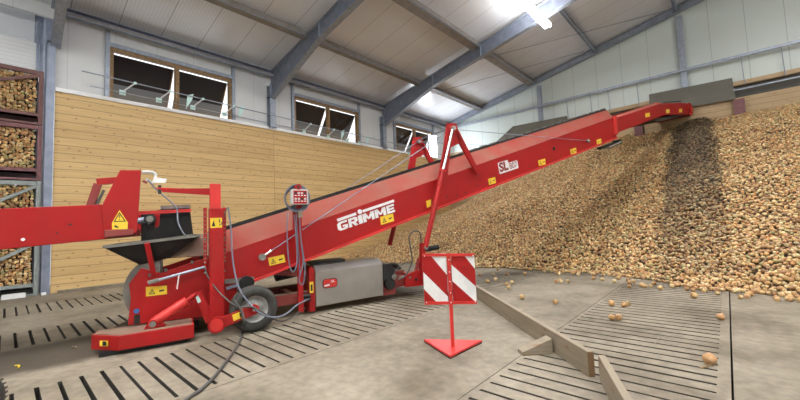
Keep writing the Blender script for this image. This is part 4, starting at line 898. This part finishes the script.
m.prism([L(*p, NB+.026) for p in ((119.5, 212), (126, 221.6), (113.5, 222))], (.001, 0, 0), 'ink').prism([L(*p, NB+.028) for p in ((119.5, 214), (124.2, 220.8), (115.3, 221))], (.001, 0, 0), 'yellow')
m.prism([L(*p, NB+.03) for p in ((119, 215), (120.2, 215), (119.9, 218.3), (119.3, 218.3))], (.001, 0, 0), 'ink').prism([L(*p, NB+.03) for p in ((119.1, 219.1), (120.1, 219.1), (120.1, 220), (119.1, 220))], (.001, 0, 0), 'ink').prism([L(*p, NB+.026) for p in ((114, 227), (115, 225), (119, 227), (118, 228))], (.001, 0, 0), 'ink')
m.build('warning_sticker', M1, fix=True)
for p in ((23, 239.5), (57, 233), (69, 224.5), (71, 224.5)):
    q = L(*p, NB); MB().cyl(q, (q[0]+.006, q[1], q[2]), .018 if p[0] == 23 else .01, 'white' if p[0] == 23 else 'ink', n=10).build('bolt', M1)
# motor, crossbar, rubber curtain at the boom's end
MB().bar(L(138, 213, NB-.3), L(191, 210.5, NB-.3), .05, .045, 'red_bright').build('end_bar', M1)
q1, q2 = L(140, 221, NB+.0), L(150, 219, NB+.0)
MB().cyl((NB+.05, q2[1], q2[2]), (NB-.25, q2[1], q2[2]), .065, 'black', n=24).cyl((NB+.05, q2[1], q2[2]), (NB+.06, q2[1], q2[2]), .04, 'greyrub', n=18).cyl((NB-.02, q1[1]-.04, q1[2]), (NB-.02, q2[1], q2[2]), .04, 'galvd', n=14).build('drive_motor', M1)
MB().prism([L(154, 214, NB-.06), L(160, 214, NB-.06), L(159, 226, NB-.06), L(155, 228, NB-.06)], (-.03, 0, 0), 'red').build('motor_bracket', M1, fix=True)
cu = [L(141, 242, NB-.35), L(192, 234, NB-.35), L(189, 211, NB-.35), L(162, 209, NB-.35), L(141, 214, NB-.35)]
MB().prism(cu, (-.02, 0, 0), 'black').prism([(p[0]-.5, p[1], p[2]+(.03 if i > 1 else 0)) for i, p in enumerate(cu)], (-.02, 0, 0), 'black').prism([(cu[1][0], cu[1][1], cu[1][2]), (cu[2][0], cu[2][1], cu[2][2]), (cu[2][0]-.5, cu[2][1], cu[2][2]), (cu[1][0]-.5, cu[1][1], cu[1][2])], (0, .015, 0), 'black').build('rubber_curtain', M1, fix=True)
MB().bar(L(161, 208, NB-.5), L(190, 207, NB-.5), .3, .05, 'greyrub').build('curtain_clamp', M1)
m = MB(); m.tube([L(142, 172, NB), L(149, 172, NB), L(154, 173, NB), L(156, 176, NB)], .02, 'grey').prism([L(155, 175, NB), L(158, 178, NB), L(167, 179, NB), L(165.5, 183, NB), L(152, 183, NB)], (.03, 0, 0), 'white').bar(L(146, 179, NB), L(153, 183, NB), .03, .03, 'grey').bar(L(143, 181, NB), L(147, 183, NB), .04, .03, 'red_dark'); m.build('sensor_bracket', M1, fix=True)
MB().tube([L(148, 180, NB+.02), L(157, 190, NB+.02), L(172, 203, NB+.04), L(177, 210, NB+.05), L(178, 222, NB+.1), L(184, 234, NB+.15), L(190, 236, NB+.2)], .009, 'cable').build('signal_cable', M1)

# tyre of the feeding machine just inside the frame
t = thing('feeder_wheel', 'dark tyre edge of the feeding machine at the left frame edge', 'wheel', (-4.12, -.17, 0), -AZ)
wheel(0, 0, .20, wd=.14, parent=t)

# power cable on the floor
fp = [pl(*p, 2, .016) for p in ((243, 330), (240, 340), (231, 355), (222, 367), (213, 378), (203, 388), (190, 397), (175, 408), (150, 425))]
st = [toworld(L(234, 300, .52)), toworld(L(242, 312, .56)), toworld(L(244, 322, .58))]
tag(MB().tube([tuple(p) for p in st]+[tuple(p) for p in fp], .016, 'bcable').build('power_cable'), 'thick dark power cable running from the machine wheel across the floor slats', 'cable')
